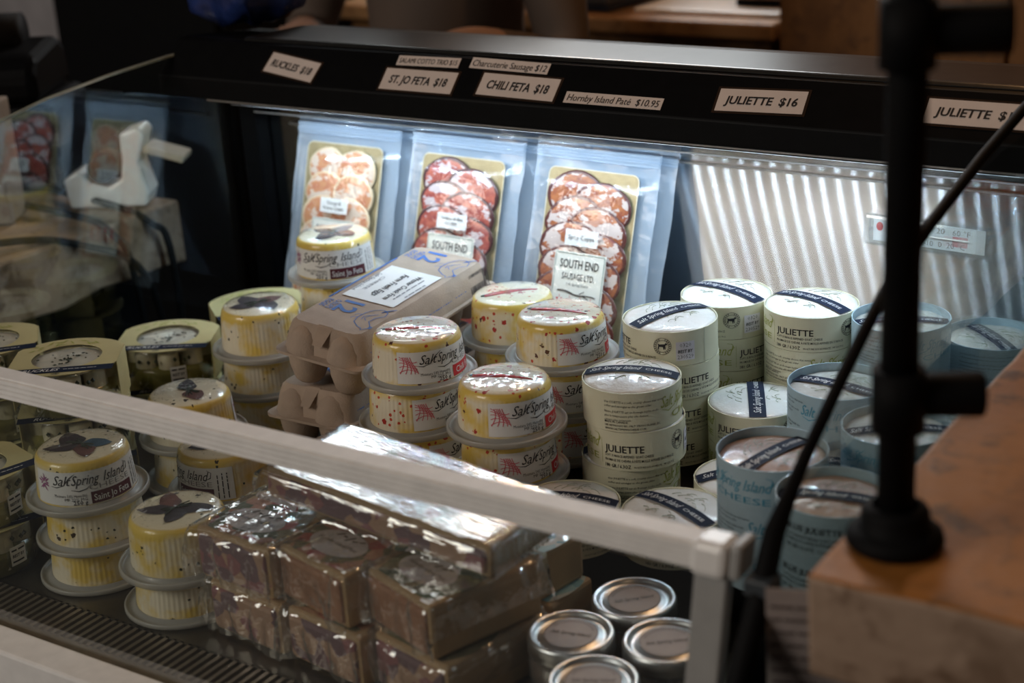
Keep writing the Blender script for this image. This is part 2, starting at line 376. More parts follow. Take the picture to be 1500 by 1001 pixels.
# canopy over the back of the case
can = [(1.45, .342), (1.45, .368), (1.488, .406), (1.495, .409), (1.645, .392), (1.645, .30), (1.607, .30), (1.607, .335), (1.475, .345)]
part('canopy', MB().extrude_x(can, XL-.01, XR+.35), BLACK, case, bev=.0015)
part('canopy_top', MB().extrude_x([(1.492, .4085), (1.498, .4125), (1.60, .4085), (1.648, .401), (1.648, .392)], -1.40, XR+.35), plain('pewter_top', (.085, .082, .076), .28, .85, 0, .1), case, bev=.002)
part('canopy_trim', MB().box(-1.43, XR, 1.4485, 1.4500, .3408, .3425), ALU, case)
part('light_channel', MB().box(-1.43, XR, 1.490, 1.4915, .3272, .3288), ALU, case)
part('light_channel', MB().box(-1.43, XR, 1.530, 1.5315, .3085, .3102), ALU, case)
part('light_channel', MB().box(-1.43, XR, 1.594, 1.599, .279, .281), ALU, case)
strip = part('led_strip', MB().box(-1.42, XR-.01, 1.461, 1.473, .336, .340), BLACKM, case)
LED = emis('cool_led', (.66, .84, 1.0), 620)
dio = MB().add([(-.0024, -.0024, 0), (.0024, -.0024, 0), (.0024, .0024, 0), (-.0024, .0024, 0)], [(0, 3, 2, 1)]).mesh('led_diode', LED)
for i in range(48): link('led_diode', dio, strip, (-1.40+i*.0205, 1.467, .3356))

# ------------------------------------------------------------------ price cards on the canopy
CARD = plain('card_paper', (.76, .66, .61), .5, 0, .5, .03)
TAPE = plain('brown_tape_edge', (.035, .02, .012), .25, 0, .6)
S2 = math.sqrt(.5)
def card(px, py, text, wd, ht, rot, label, tw, ts, shear=.12, bold=.022, tape=True):
    d = pix(px, py, Z=0)-Vector((0, 0, CH)); t = (.368-1.45-CH)/(d.z-d.y); c = Vector((0, 0, CH))+d*t
    root = thing('price_card', label, 'price card', c, (PI/4, 0, math.radians(0)), 'price cards on the canopy')
    q = math.radians(rot)
    if tape: part('tape_border', MB().box(-wd/2-.003, wd/2+.003, -ht/2-.0025, ht/2+.0025, .0002, .0006), TAPE, root, rot=(0, 0, q))
    cd = part('card', MB().box(-wd/2, wd/2, -ht/2, ht/2, .0006, .0010), CARD, root, rot=(0, 0, q))
    part('lettering', MB().text(text, ts, 0, -ts*.36, top(.0014), 'C', shear, bold, 3, tw), INK, cd)
card(428, 99, 'RUCKLES  $18', .080, .027, -8, 'small white card leftmost on the canopy, tilted, lettered RUCKLES $18', .066, .0135)
card(628, 91, 'SALAMI COTTO TRIO $15', .086, .013, 1, 'narrow printed strip lettered SALAMI COTTO TRIO $15', .080, .0095, .0, .0, False)
card(613, 119, 'ST. JO FETA  $18', .100, .028, 0, 'taped white card lettered ST. JO FETA $18', .080, .0145)
card(747, 97, 'Charcuterie Sausage $12', .103, .014, -1, 'narrow printed strip lettered Charcuterie Sausage $12', .097, .0115, .1, .0, False)
card(759, 128, 'CHILI FETA  $18', .100, .028, -1, 'taped white card lettered CHILI FETA $18', .080, .0150)
card(898, 148, 'Hornby Island Paté  $10.95', .117, .014, 0, 'narrow printed strip lettered Hornby Island Paté $10.95', .110, .0115, .12, .0, False)
card(1115, 149, 'JULIETTE  $16', .094, .026, 2, 'white card lettered JULIETTE $16 left of the black pole', .078, .0130)
card(1432, 168, 'JULIETTE  $16', .098, .027, 0, 'white card lettered JULIETTE $16 right of the black pole', .080, .0130)

# ------------------------------------------------------------------ feta tubs
LB0, LZ0, LB1, LZ1 = .0468, .0075, .0440, .0440
def tub_meshes(kind):
    K = []
    lid = MB().lathe([(0.0001, .0), (.050, .0), (.0565, .0004), (.0585, .0018), (.0585, .0058), (.0578, .0068), (.0564, .0068), (.0556, .0050), (.0545, .0040), (.0490, .0038), (.0488, .0070), (.0470, .0072), (.0001, .0072)], 72)
    K.append(('lid', lid.mesh('lid', LIDM, True), None, 'frosted plastic lid at the foot'))
    n = 240
    rib = lambda i, r, z: (.00028*math.cos(i*2*PI/4) if .009 < z < .0425 and r > .04 else 0)
    body = MB().lathe([(.0466, .0066), (.0468, .0085), (.0466, .0100), (.0455, .025), (.0443, .0410), (.0441, .0425), (.0432, .0455), (.0415, .0478), (.0395, .0488), (.030, .0494), (.015, .0497), (.0005, .0498)], n, rib)
    me = body.mesh('tub', MATS['curd_'+kind], True); me.set_sharp_from_angle(angle=math.radians(50))
    K.append(('tub', me, None, None))
    # label
    W = lambda e: (lambda g: (lambda u, v: g((u-.001)*1.18, .0250+(v-.0245)*1.14)))(cone(LB0, LZ0, LB1, LZ1, e))
    L = W(.0007); L2 = W(.0010); L3 = W(.0013)
    K.append(('label', MB().patch(L, -.050, .052, .0105, .0385, 28, 3).mesh('label', PAPER, True), None, 'white printed paper label')); li = len(K)-1
    b = MB().text('Salt', .0118, -.031, .0275, L2, 'L', .42, 0, 2, .0155).text('Spring', .0118, -.0155, .0275, L2, 'L', .42, 0, 2, .0225).text('Island', .0118, .010, .0275, L2, 'L', .42, 0, 2, .022)
    b.stroke([(-.033, .0262), (-.028, .0255), (-.022, .0275), (-.017, .0335), (-.012, .0372)], [.0003, .0008, .0005, .0008, .0003], L2)
    b.stroke([(-.016, .0235), (-.010, .0222), (-.004, .0238), (.0, .027)], [.0003, .0009, .0006, .0003], L2)
    b.stroke([(.027, .0275), (.033, .0300), (.034, .0345), (.030, .0368)], [.0003, .0008, .0006, .0003], L2)
    b.text('Moisture 54% Humidité', .0036, -.0045, .0172, L2, 'R', 0, 0, 1, .026).text('MF 22% MG', .0036, -.0045, .0142, L2, 'R', 0, 0, 1).text('250 g', .0050, -.0045, .0108, L2, 'R', 0, .01, 1)
    for j in range(3): b.illegible(.022, .0014, .0395+j*.0040, .012, L2, PI/2, j)
    K.append(('lettering', b.mesh('lettering', INK), li, None))
    K.append(('cheese_wordmark', MB().text('CHEESE', .0062, .0160, .0222, L2, 'C', 0, -.012, 2, .036).mesh('wordmark', plain('grey_ink', (.16, .15, .15), .6)), li, None))
    blk, word, ww = ((('maroon_band'), 'Saint Jo Feta', .031) if kind == 'herb' else ('red_band', 'Chili Feta', .026))
    K.append(('flavour_band', MB().patch(L2, -.0015, .0350, .0105, .0205, 10, 1).mesh('flavour_band', MATS[blk], True), li, 'dark maroon flavour band' if kind == 'herb' else 'red flavour band'))
    K.append(('band_lettering', MB().text(word, .0078, .0005 if kind == 'herb' else .002, .0128, L3, 'L', 0, .006, 2, ww).mesh('band_lettering', PAPER), li, None))
    e = MB()
    if kind == 'herb':
        for k in range(11):
            a = k*2*PI/11; l = .0075 if k % 2 else .0055
            e.stroke([(-.0405+math.cos(a)*l*t+.001*math.sin(3*a+t*4), .0285+math.sin(a)*l*t) for t in (.15, .45, .75, 1)], [.0002, .0016, .0012, .0002], L2)
        em = plain('purple_ink', (.30, .10, .22), .6)
    else:
        for k in range(5):
            x = -.0475+k*.0030
            e.stroke([(x+.0035*math.sin(t*2.4+k*.5), .0195+t*.0150) for t in [i/8 for i in range(9)]], .00055, L2)
            e.stroke([(-.0480+t*.0150, .0205+k*.0030+.003*math.sin(t*3+k*.6)) for t in [i/8 for i in range(9)]], .00055, L2)
        em = plain('crimson_ink', (.62, .08, .12), .6)
    K.append(('emblem', e.mesh('emblem', em), li, None))
    return K
plain('maroon_band', (.085, .012, .022), .45); plain('red_band', (.62, .035, .045), .45)
cheese('curd_herb', (.03, .03, .012), (.05, .03, .015), .84, flake=(.03, .025, .01))
cheese('curd_chili', (.55, .07, .03), (.42, .03, .02), .55, flake=(.10, .035, .02))
KIT = {k: tub_meshes(k) for k in ('herb', 'chili')}
LEAF = plain('dark_purple_petal', (.028, .010, .012), .45, 0, .6, .4)
LEAFB = plain('bronze_petal', (.14, .045, .03), .45, 0, .6, .4)
BLUEP = plain('slate_blue_petal', (.05, .11, .17), .4, 0, .6, .3)
SPRIG = plain('dark_green_herb', (.025, .032, .012), .6)
CHILI = plain('red_chili_skin', (.50, .03, .03), .25, 0, .8, .35, 120)
FILMT = film('tub_top_film', (.99, .99, .985), .02, (.9, .88, .82), .05, 1.3, .45, 30)
def leaf(cx, cy, ang, L, W, z):
    n = 10; vs = []; c, s = math.cos(ang), math.sin(ang)
    for i in range(n+1):
        t = i/n; hw = W/2*math.sin(PI*t**.8)*(1+.12*math.sin(9*t)); bend = .0025*math.sin(t*3)
        for sg in (-1, 0, 1):
            x = t*L; y = sg*hw+bend; vs.append((cx+x*c-y*s, cy+x*s+y*c, z+(.0005 if sg == 0 else 0)))
    return MB().add(vs, [(3*i+k, 3*i+3+k, 3*i+4+k, 3*i+1+k) for i in range(n) for k in (0, 1)])
DECO = {}
def deco(kind, var):
    if (kind, var) in DECO: return DECO[(kind, var)]
    rnd = random.Random(var*11+len(kind)); K = []; z = .0503
    if kind == 'herb':
        n = (4, 3, 2, 4)[var % 4]; a0 = rnd.uniform(0, 6)
        for k in range(n):
            m = (LEAF, LEAF, LEAFB, BLUEP)[(k+var*3) % 4] if var % 2 else (LEAF, LEAFB, LEAF)[k % 3]
            K.append(('petal', leaf(rnd.uniform(-.004, .004), rnd.uniform(-.004, .004), a0+k*2*PI/n+rnd.uniform(-.3, .3), rnd.uniform(.030, .036), rnd.uniform(.020, .027), z).mesh('petal', m, True), None, None))
        sp = MB(); b = rnd.uniform(0, 6)
        for k in range(16):
            a = b+rnd.uniform(-.7, .7)+(PI if k % 3 == 0 else 0); l = rnd.uniform(.008, .017)
            sp.tube([(0.002*k/16, 0, z+.0006), (math.cos(a)*l*.5, math.sin(a)*l*.5, z+.0012), (math.cos(a)*l, math.sin(a)*l, z+.0006)], .00055, 4)
        K.append(('herb_sprig', sp.mesh('herb_sprig', SPRIG), None, None))
        fl = MB()
        for k in range(70):
            a = rnd.uniform(0, 2*PI); r = rnd.uniform(.026, .040); q = rnd.uniform(0, PI); l = rnd.uniform(.0006, .0014)
            zz = .0496 if r < .036 else .0488
            x, y = r*math.cos(a), r*math.sin(a); fl.add([(x-l*math.cos(q), y-l*math.sin(q), zz), (x-.3*l*math.sin(q), y+.3*l*math.cos(q), zz+.0004), (x+l*math.cos(q), y+l*math.sin(q), zz), (x+.3*l*math.sin(q), y-.3*l*math.cos(q), zz+.0004)], [(0, 3, 2, 1)])
        K.append(('peppercorn_flecks', fl.mesh('flecks', SPRIG), None, None))
    else:
        a = 0.0; pts = []; rr = []
        for i in range(12):
            t = i/11; x = -.031+.060*t; y = .006*math.sin(t*2.6+rnd.uniform(-.02, .02))-.003
            pts.append((x*math.cos(a)-y*math.sin(a), x*math.sin(a)+y*math.cos(a), z)); rr.append(.0003+.0052*math.sin(PI*(t*.86+.12))**.7*(1-.55*t))
        me = MB().tube(pts, rr, 8).mesh('chili_pepper', CHILI, True)
        for vv in me.vertices: vv.co.z = z-.0003+(vv.co.z-z)*.35
        K.append(('chili_pepper', me, None, 'thin red chili laid across the top'))
        st = MB().tube([pts[0], (pts[0][0]-.004*math.cos(a), pts[0][1]-.004*math.sin(a)-.001, z)], [.0012, .0007], 6); K.append(('chili_stalk', st.mesh('stalk', SPRIG), None, None))
        fl = MB()
        for k in range(26):
            b = rnd.uniform(0, 2*PI); r = rnd.uniform(.006, .038); q = rnd.uniform(0, PI); l = rnd.uniform(.0008, .0022)
            zz = .0500 if r < .034 else .0490
            x, y = r*math.cos(b), r*math.sin(b); fl.add([(x-l*math.cos(q), y-l*math.sin(q), zz), (x-.35*l*math.sin(q), y+.35*l*math.cos(q), zz+.0003), (x+l*math.cos(q), y+l*math.sin(q), zz), (x+.35*l*math.sin(q), y-.35*l*math.cos(q), zz+.0003)], [(0, 3, 2, 1)])
        K.append(('chili_flakes', fl.mesh('flakes', CHILI), None, None))
    fm = MB().lathe([(.0412, .0484), (.0395, .0497), (.034, .0513), (.02, .0522), (.0005, .0524)], 48)
    for i, p in enumerate(fm.v):
        h = noise.noise(Vector((p[0]*60+var*3, p[1]*60, var)))*.0009; fm.v[i] = (p[0], p[1], p[2]+(h if p[2] > .0490 else 0))
    K.append(('top_film', fm.mesh('top_film', FILMT, True), None, None))
    DECO[(kind, var)] = K; return K
TUBG = {'herb': 'herb feta tubs standing lid-down', 'chili': 'chili feta tubs standing lid-down'}
def tub(kind, x, y, z, turn, label, var=0, sz=1.0, tilt=(0, 0), show_top=True):
    r = thing('feta_tub', label, 'cheese tub', (x, y, z), (math.radians(tilt[0]), math.radians(tilt[1]), face_cam(x, y)+math.radians(turn)), TUBG[kind], (1, 1, sz))
    instance(KIT[kind], r)
    if show_top:
        K = deco(kind, var)
        for row, o in zip(K, instance(K, r)):
            if row[0].startswith('chili_') and row[0] != 'chili_flakes': o.rotation_euler = (0, 0, math.radians((-14, -22, -26, 10)[var % 4]-turn))
    return r
H5 = .0500
def hstack(kind, x, y, z0, rows, where):
    """rows from the bottom: (turn, dx, dy, height scale, variant); labels told by place in the stack"""
    z = z0; n = len(rows)
    names = {1: ['only tub'], 2: ['lower tub', 'upper tub'], 3: ['bottom tub', 'middle tub', 'top tub'], 4: ['bottom tub', 'second tub up', 'third tub up', 'top tub']}[n]
    for i, (turn, dx, dy, sz, var) in enumerate(rows):
        tub(kind, x+dx, y+dy, z, turn, ('herb' if kind == 'herb' else 'red chili')+' feta, '+names[i]+' of stack '+where, var, sz, (0, 0), i == n-1)
        z += H5*sz
# herb feta
hstack('herb', -1.158, .949, 0, [(170, .002, 0, .82, 0), (190, .004, .001, .82, 0), (6, 0, 0, 1.02, 7)], 'at front left by the vent grille')
hstack('herb', -1.033, .942, 0, [(150, -.002, .001, .82, 0), (160, 0, 0, 1.1, 4)], 'touching the wrapped pâté packs')
hstack('herb', -1.106, 1.080, 0, [(150, 0, 0, .82, 0), (-66, 0, 0, 1.05, 2)], 'just under the white rail')
hstack('herb', -1.216, 1.150, 0, [(140, 0, 0, 1, 0), (150, 0, 0, 1.06, 6)], 'half hidden behind the white rail')
hstack('herb', -1.240, 1.299, 0, [(130, 0, 0, 1, 0), (140, -.004, 0, .92, 0), (150, 0, 0, 1.12, 8)], 'left of the egg cartons')
hstack('herb', -1.226, 1.423, 0, [(100, 0, 0, 1, 0), (160, 0, 0, 1, 0), (120, 0, 0, 1, 0), (-6, 0, 0, 1.05, 3)], 'before the leftmost sausage pack')
# chili feta
hstack('chili', -.947, 1.210, RZ, [(80, 0, 0, 1, 0), (72, -.006, -.004, 1, 0), (48, 0, 0, 1, 0)], 'right of the egg cartons')
hstack('chili', -.829, 1.188, RZ, [(80, 0, 0, .5, 0), (62, 0, 0, 1, 0), (54, 0, 0, 1.02, 1)], 'nearest the white rail')
hstack('chili', -.842, 1.313, RZ, [(70, 0, 0, 1, 0), (44, .004, 0, 1, 0), (70, 0, 0, 1, 2)], 'before the rightmost sausage pack')
hstack('chili', -.958, 1.398, RZ, [(150, 0, 0, .5, 0), (170, 0, 0, 1, 0), (170, 0, 0, 1.05, 3)], 'between egg carton and sausage packs')

# ------------------------------------------------------------------ soft cheese rounds in paper sleeves
GREEN = plain('pale_sage_sleeve', (.68, .655, .48), .5, 0, .12, .04, 30)
BLUES = plain('pale_blue_sleeve', (.34, .46, .52), .5, 0, .12, .05, 30)
OLIVE = plain('olive_ink', (.34, .36, .06), .6)
TEAL = plain('teal_ink', (.06, .28, .40), .6)
NAVY = plain('navy_ribbon', (.010, .016, .038), .65, 0, 0, spec=.15)
def rind(name, c1, c2, c3):
    m, nt, out = _base(name); p = princ(nt, out, .4, 0, .7, .5, .08); v = coords(nt)
    a = noi(nt, v, 30, 4, .6); b = noi(nt, v, 110, 3, .6)
    c = mixc(nt, ramp(nt, a, .35, .7), c1, c2); c = mixc(nt, ramp(nt, b, .58, .75), c, c3); nt.links.new(c, p.inputs['Base Color'])
    bump(nt, p, b, .55, .0022); MATS[name] = m; return m
RINDW = rind('bloomy_white_rind', (.84, .82, .78), (.78, .74, .68), (.9, .9, .89))
RINDG = rind('wrapped_grey_rind', (.55, .53, .48), (.42, .38, .33), (.75, .76, .75))
RINDB = rind('russet_wrapped_rind', (.50, .32, .22), (.36, .20, .13), (.68, .58, .52))
HERBL = plain('faded_herb', (.33, .35, .25), .7)
GOAT = [(-.0042, -.0035), (-.0036, -.0035), (-.0032, -.0005), (.0005, -.0008), (.0010, -.0035), (.0016, -.0035), (.0020, -.0006), (.0026, -.0034), (.0031, -.0034), (.0029, .0006), (.0036, .0016), (.0046, .0014), (.0050, .0022), (.0040, .0034), (.0030, .0036), (.0024, .0024), (-.0030, .0020), (-.0040, .0028), (-.0046, .0020), (-.0040, .0008), (-.0047, -.0018)]
def round_meshes(kind):
    blue = kind != 'white'; R = .0475; hs = .0385 if blue else .0355; K = []
    sl = MB().lathe([(R-.0010, .0006), (R, .0), (R, hs), (R-.0010, hs), (R-.0010, .0006)], 72)
    me = sl.mesh('sleeve', BLUES if blue else GREEN, True); me.set_sharp_from_angle(angle=.7)
    K.append(('sleeve', me, None, None))
    zt = .0305 if blue else .0350; hd = .0035 if blue else .0055
    def dome(r): return zt+hd*(1-(r/.046)**2.4) if r < .0462 else zt
    prof = [(.0005, .001), (.045, .001), (.0462, .004), (.0462, zt-.003), (.0455, zt)]+[(r, dome(r)) for r in (.042, .037, .031, .024, .016, .008, .0005)]
    ch = MB().lathe(prof, 64)
    for i, p in enumerate(ch.v):
        if p[2] > zt-.001:
            q = noise.noise(Vector((p[0]*70, p[1]*70, len(kind))))*.0011+noise.noise(Vector((p[0]*190, p[1]*190, 3)))*.0004; ch.v[i] = (p[0], p[1], p[2]+q)
    K.append(('cheese', ch.mesh('cheese', {'white': RINDW, 'grey': RINDG, 'russet': RINDB}[kind], True), None, 'wrapped cheese showing in the sleeve'))
    def on(u, v):
        return (u, v, dome(math.hypot(u, v))+.0014)
    K.append(('ribbon', MB().patch(on, -.0455, .0455, -.0082, .0082, 24, 4).mesh('ribbon', NAVY, True), None, 'dark navy paper ribbon')); ri = len(K)-1
    on2 = lambda u, v: (u, v, dome(math.hypot(u, v))+.0018)
    K.append(('ribbon_lettering', MB().text('Salt Spring Island', .0105, -.040, -.0034, on2, 'L', .4, 0, 2, .050).text('CHEESE', .0058, .014, -.0026, on2, 'L', 0, .0, 2, .025).mesh('ribbon_lettering', PAPER), ri, None))
    rnd = random.Random(5)
    for sgn in (1, -1):
        hb = MB()
        for k in range(9):
            x = rnd.uniform(-.018, .018); y = sgn*rnd.uniform(.012, .024); l = rnd.uniform(.006, .014); a = rnd.uniform(-.8, .8)
            pts = [(x+l*t*math.cos(a), y+l*t*math.sin(a)+.003*math.sin(t*3), dome(min(.045, math.hypot(x+l*t, y)))+.0012) for t in (0, .35, .7, 1)]; hb.tube(pts, [.0004, .0003, .0003, .00015], 4)
        K.append(('herb_sprig', hb.mesh('herb_sprig', HERBL), None, None))
    c1 = cone(R, 0, R, hs, .0004)
    b = MB()
    if blue:
        b.text('BLUE JULIETTE', .0074, .003, .0225, c1, 'L', 0, .018, 2, .048)
    else:
        b.text('JULIETTE', .0092, .003, .0170, c1, 'L', 0, .012, 2, .039)
    y = .0165 if blue else .0125
    b.text('SOFT SURFACE-RIPENED GOAT CHEESE', .0033, .003, y, c1, 'L', 0, .006, 1, .048).text('FROMAGE DE CHÈVRE À PÂTE MOLLE AFFINÉE EN SURFACE', .0033, .003, y-.0042, c1, 'L', 0, .006, 1, .070)
    b.text('180 GR / 6.3OZ', .0048, .003, y-.0100, c1, 'L', 0, .008, 1, .026).text('MOISTURE 51% HUMIDITÉ   MF 22% M.G.', .0026, .032, y-.0098, c1, 'L', 0, 0, 1, .042)
    K.append(('lettering', b.mesh('lettering', INK), 0, None)); b = MB()
    for j, s in enumerate(('Our JULIETTE is a soft, creamy cheese that turns', 'softer and stronger as she grows older.', 'Notre JULIETTE est un fromage à pâte molle', 'plus le temps passe plus elle devient', 'encore plus crémeuse.')):
        b.text(s, .0029, -.1330, hs-.0090-j*.0037-(.0015 if j > 1 else 0), c1, 'L', .15, 0, 1)
    for j, s in enumerate(('MADE IN CANADA', '285 REYNOLDS RD, SALT SPRING ISLAND, BC', 'WWW.SALTSPRINGCHEESE.COM')): b.text(s, .0027, -.1330, .0082-j*.0032, c1, 'L', 0, .006, 1)
    K.append(('small_print', b.mesh('small_print', INK), 0, None))
    o = MB().text('Salt Spring Island', .0150, -.0035, .0185, c1, 'R', .42, 0, 2, .074).text('CHEESE', .0085, -.0055, .0070, c1, 'R', 0, 0, 2, .058)
    o.stroke([(-.076, .017), (-.068, .0145), (-.058, .018), (-.052, .027), (-.046, .031)], [.0003, .0010, .0006, .0010, .0003], c1)
    o.stroke([(-.006, .0225), (-.003, .027), (-.005, .031), (-.010, .0318)], [.0003, .0009, .0006, .0003], c1).stroke([(-.0008, .005), (-.0008, .0285)], .0003, c1)
    K.append(('wordmark', o.mesh('wordmark', TEAL if blue else OLIVE), 0, None))
    e = MB(); ex, ez = .0800, .0215
    for rr, ww in ((.0086, .0004), (.0061, .0004)): e.stroke([(ex+rr*math.cos(q*2*PI/30), ez+rr*math.sin(q*2*PI/30)) for q in range(31)], ww, c1)
    for q in range(22):
        if q in (5, 6, 16, 17): continue
        a = q*2*PI/22; e.stroke([(ex+.0067*math.cos(a), ez+.0067*math.sin(a)), (ex+.0080*math.cos(a+.06), ez+.0080*math.sin(a+.06))], .0009, c1)
    e.poly([(ex+p*.98, ez+q*.98) for p, q in GOAT], c1)
    K.append(('goat_emblem', e.mesh('goat_emblem', INK), 0, None))
    c2 = cone(R, 0, R, hs, .0006); c3 = cone(R, 0, R, hs, .0009)
    K.append(('date_sticker', MB().patch(c2, .093, .112, .006, .0255, 6, 1).mesh('date_sticker', plain('lilac_white_sticker', (.72, .70, .76), .5), True), None, 'small white date sticker')); si = len(K)-1
    K.append(('sticker_lettering', MB().text('0320', .0060, .1025, .0200, c3, 'C', 0, -.01, 1).text('BEST BY', .0046, .1025, .0140, c3, 'C', .1, .02, 1, .0150).text('230529', .0056, .1025, .0080, c3, 'C', 0, -.01, 1, .0160).mesh('sticker_lettering', INK), si, None))
    K.append(('seam', MB().patch(c1, .1240, .1246, .0, hs, 1, 1).mesh('seam', plain('dark_seam_paper', (.40, .42, .30), .6)), 0, None))  # seam line of the sleeve in a darker paper tone
    return K
RKIT = {k: round_meshes(k) for k in ('white', 'grey', 'russet')}
def roundbox(kind, x, y, z, turn, ribbon, label, sz=1.0, tilt=(0, 0)):
    r = thing('cheese_round', label, 'cheese round', (x, y, z), (math.radians(tilt[0]), math.radians(tilt[1]), face_cam(x, y)+math.radians(turn)), 'soft cheese rounds in paper sleeves', (1, 1, sz))
    made = instance(RKIT[kind], r)
    for row, o in zip(RKIT[kind], made):
        if row[0] in ('ribbon', 'herb_sprig'): o.rotation_euler = (0, 0, math.radians(ribbon-turn))
    return r
def rstack(kind, x, y, z0, rows, where, h=.0360, sz=1.0, col='sage green'):
    n = len(rows); z = z0
    names = {1: ['single round'], 2: ['lower round', 'upper round'], 3: ['bottom round', 'middle round', 'top round'], 4: ['bottom round', 'second round up', 'third round up', 'top round']}[n]
    for i, (turn, dx, dy, rib) in enumerate(rows):
        k = kind if not isinstance(kind, (list, tuple)) else kind[i]
        roundbox(k, x+dx, y+dy, z, turn, rib, 'white cheese in %s sleeve, %s %s' % (col, names[i], where) if k == 'white' else '%s cheese in %s sleeve, %s %s' % (k, col, names[i], where), sz); z += h*sz
E90 = math.degrees
def t(u): return -E90(u/.0475)     # turn that brings arc position u to face the camera
# the sleeve is flush with the one above it, so a stack steps by its height
rstack('white', -.731, 1.260, RZ, [(t(-.11), -.004, 0, 0), (t(.035), .003, 0, 0), (t(-.105), 0, 0, -12)], 'of stack beside chili tubs', .0360, 1.10)
rstack('white', -.742, 1.359, RZ, [(t(.02), 0, 0, 0), (t(.012), 0, 0, 0), (t(.002), .001, 0, 0), (t(.088), 0, 0, 38)], 'of stack with facing date sticker')
rstack('white', -.728, 1.457, RZ, [(t(.0), 0, 0, 0), (t(-.005), 0, 0, 0), (t(-.010), 0, 0, 0), (t(.075), 0, 0, -42)], 'of stack touching the back panel', .0360, .972)
rstack('white', -.631, 1.453, RZ, [(t(-.1), 0, 0, 0), (t(-.09), 0, 0, 0), (t(-.075), 0, 0, 0), (t(.040), 0, 0, -42)], 'of tall stack left of pole')
rstack('white', -.6465, 1.356, RZ, [(t(.02), 0, 0, 0), (t(.045), 0, 0, 92)], 'with its ribbon pointing at the viewer')
rstack('white', -.614, 1.262, RZ, [(t(.03), 0, 0, 12)], 'lying low behind the blue sleeves')
rstack('white', -.640, 1.170, RZ, [(t(.03), 0, 0, -48)], 'at the shelf edge above the jars')
rstack('white', -.7335, 1.142, RZ, [(t(.02), 0, 0, -16)], 'at the shelf edge beside a chili stack')
rstack(['grey', 'grey', 'grey'], -.552, 1.335, RZ, [(t(-.06), 0, 0, 0), (t(-.03), 0, 0, 0), (t(-.040), 0, 0, -30)], 'of stack just left of pole', .0385, 1.0, 'pale blue')
rstack(['grey', 'russet', 'russet'], -.543, 1.170, RZ, [(t(-.04), 0, 0, 0), (t(-.055), 0, 0, 0), (t(-.004), 0, 0, 52)], 'of stack over rail end cap', .0385, 1.0, 'pale blue')
rstack(['grey', 'grey', 'russet'], -.4635, 1.116, RZ, [(t(.05), 0, 0, 0), (t(.05), 0, 0, 0), (t(.045), 0, 0, -10)], 'of stack behind the gasket', .0385, 1.0, 'pale blue')
rstack(['grey', 'grey'], -.500, 1.255, RZ, [(t(.05), 0, 0, 0), (t(.05), 0, 0, -20)], 'of stack beneath the perched round', .0385, 1.0, 'pale blue')
roundbox('grey', -.468, 1.262, RZ+.0772, t(-.02), 10, 'grey cheese in pale blue sleeve, perched half off its stack beside pole')
rstack(['grey']*4, -.535, 1.448, RZ, [(t(-.1), 0, 0, 0), (t(-.1), 0, 0, 0), (t(-.09), 0, 0, 0), (t(-.085), 0, 0, 6)], 'of stack directly behind pole', .0385, .94, 'pale blue')
rstack(['grey']*3, -.469, 1.528, RZ, [(t(-.1), 0, 0, 0), (t(-.1), 0, 0, 0), (t(-.1), 0, 0, -62)], 'of rear stack right of pole', .0385, .95, 'pale blue')
rstack(['grey', 'grey'], -.4685, 1.380, RZ, [(t(-.1), 0, 0, 0), (t(-.1), 0, 0, -22)], 'of stack right of pole near slab', .0385, .95, 'pale blue')

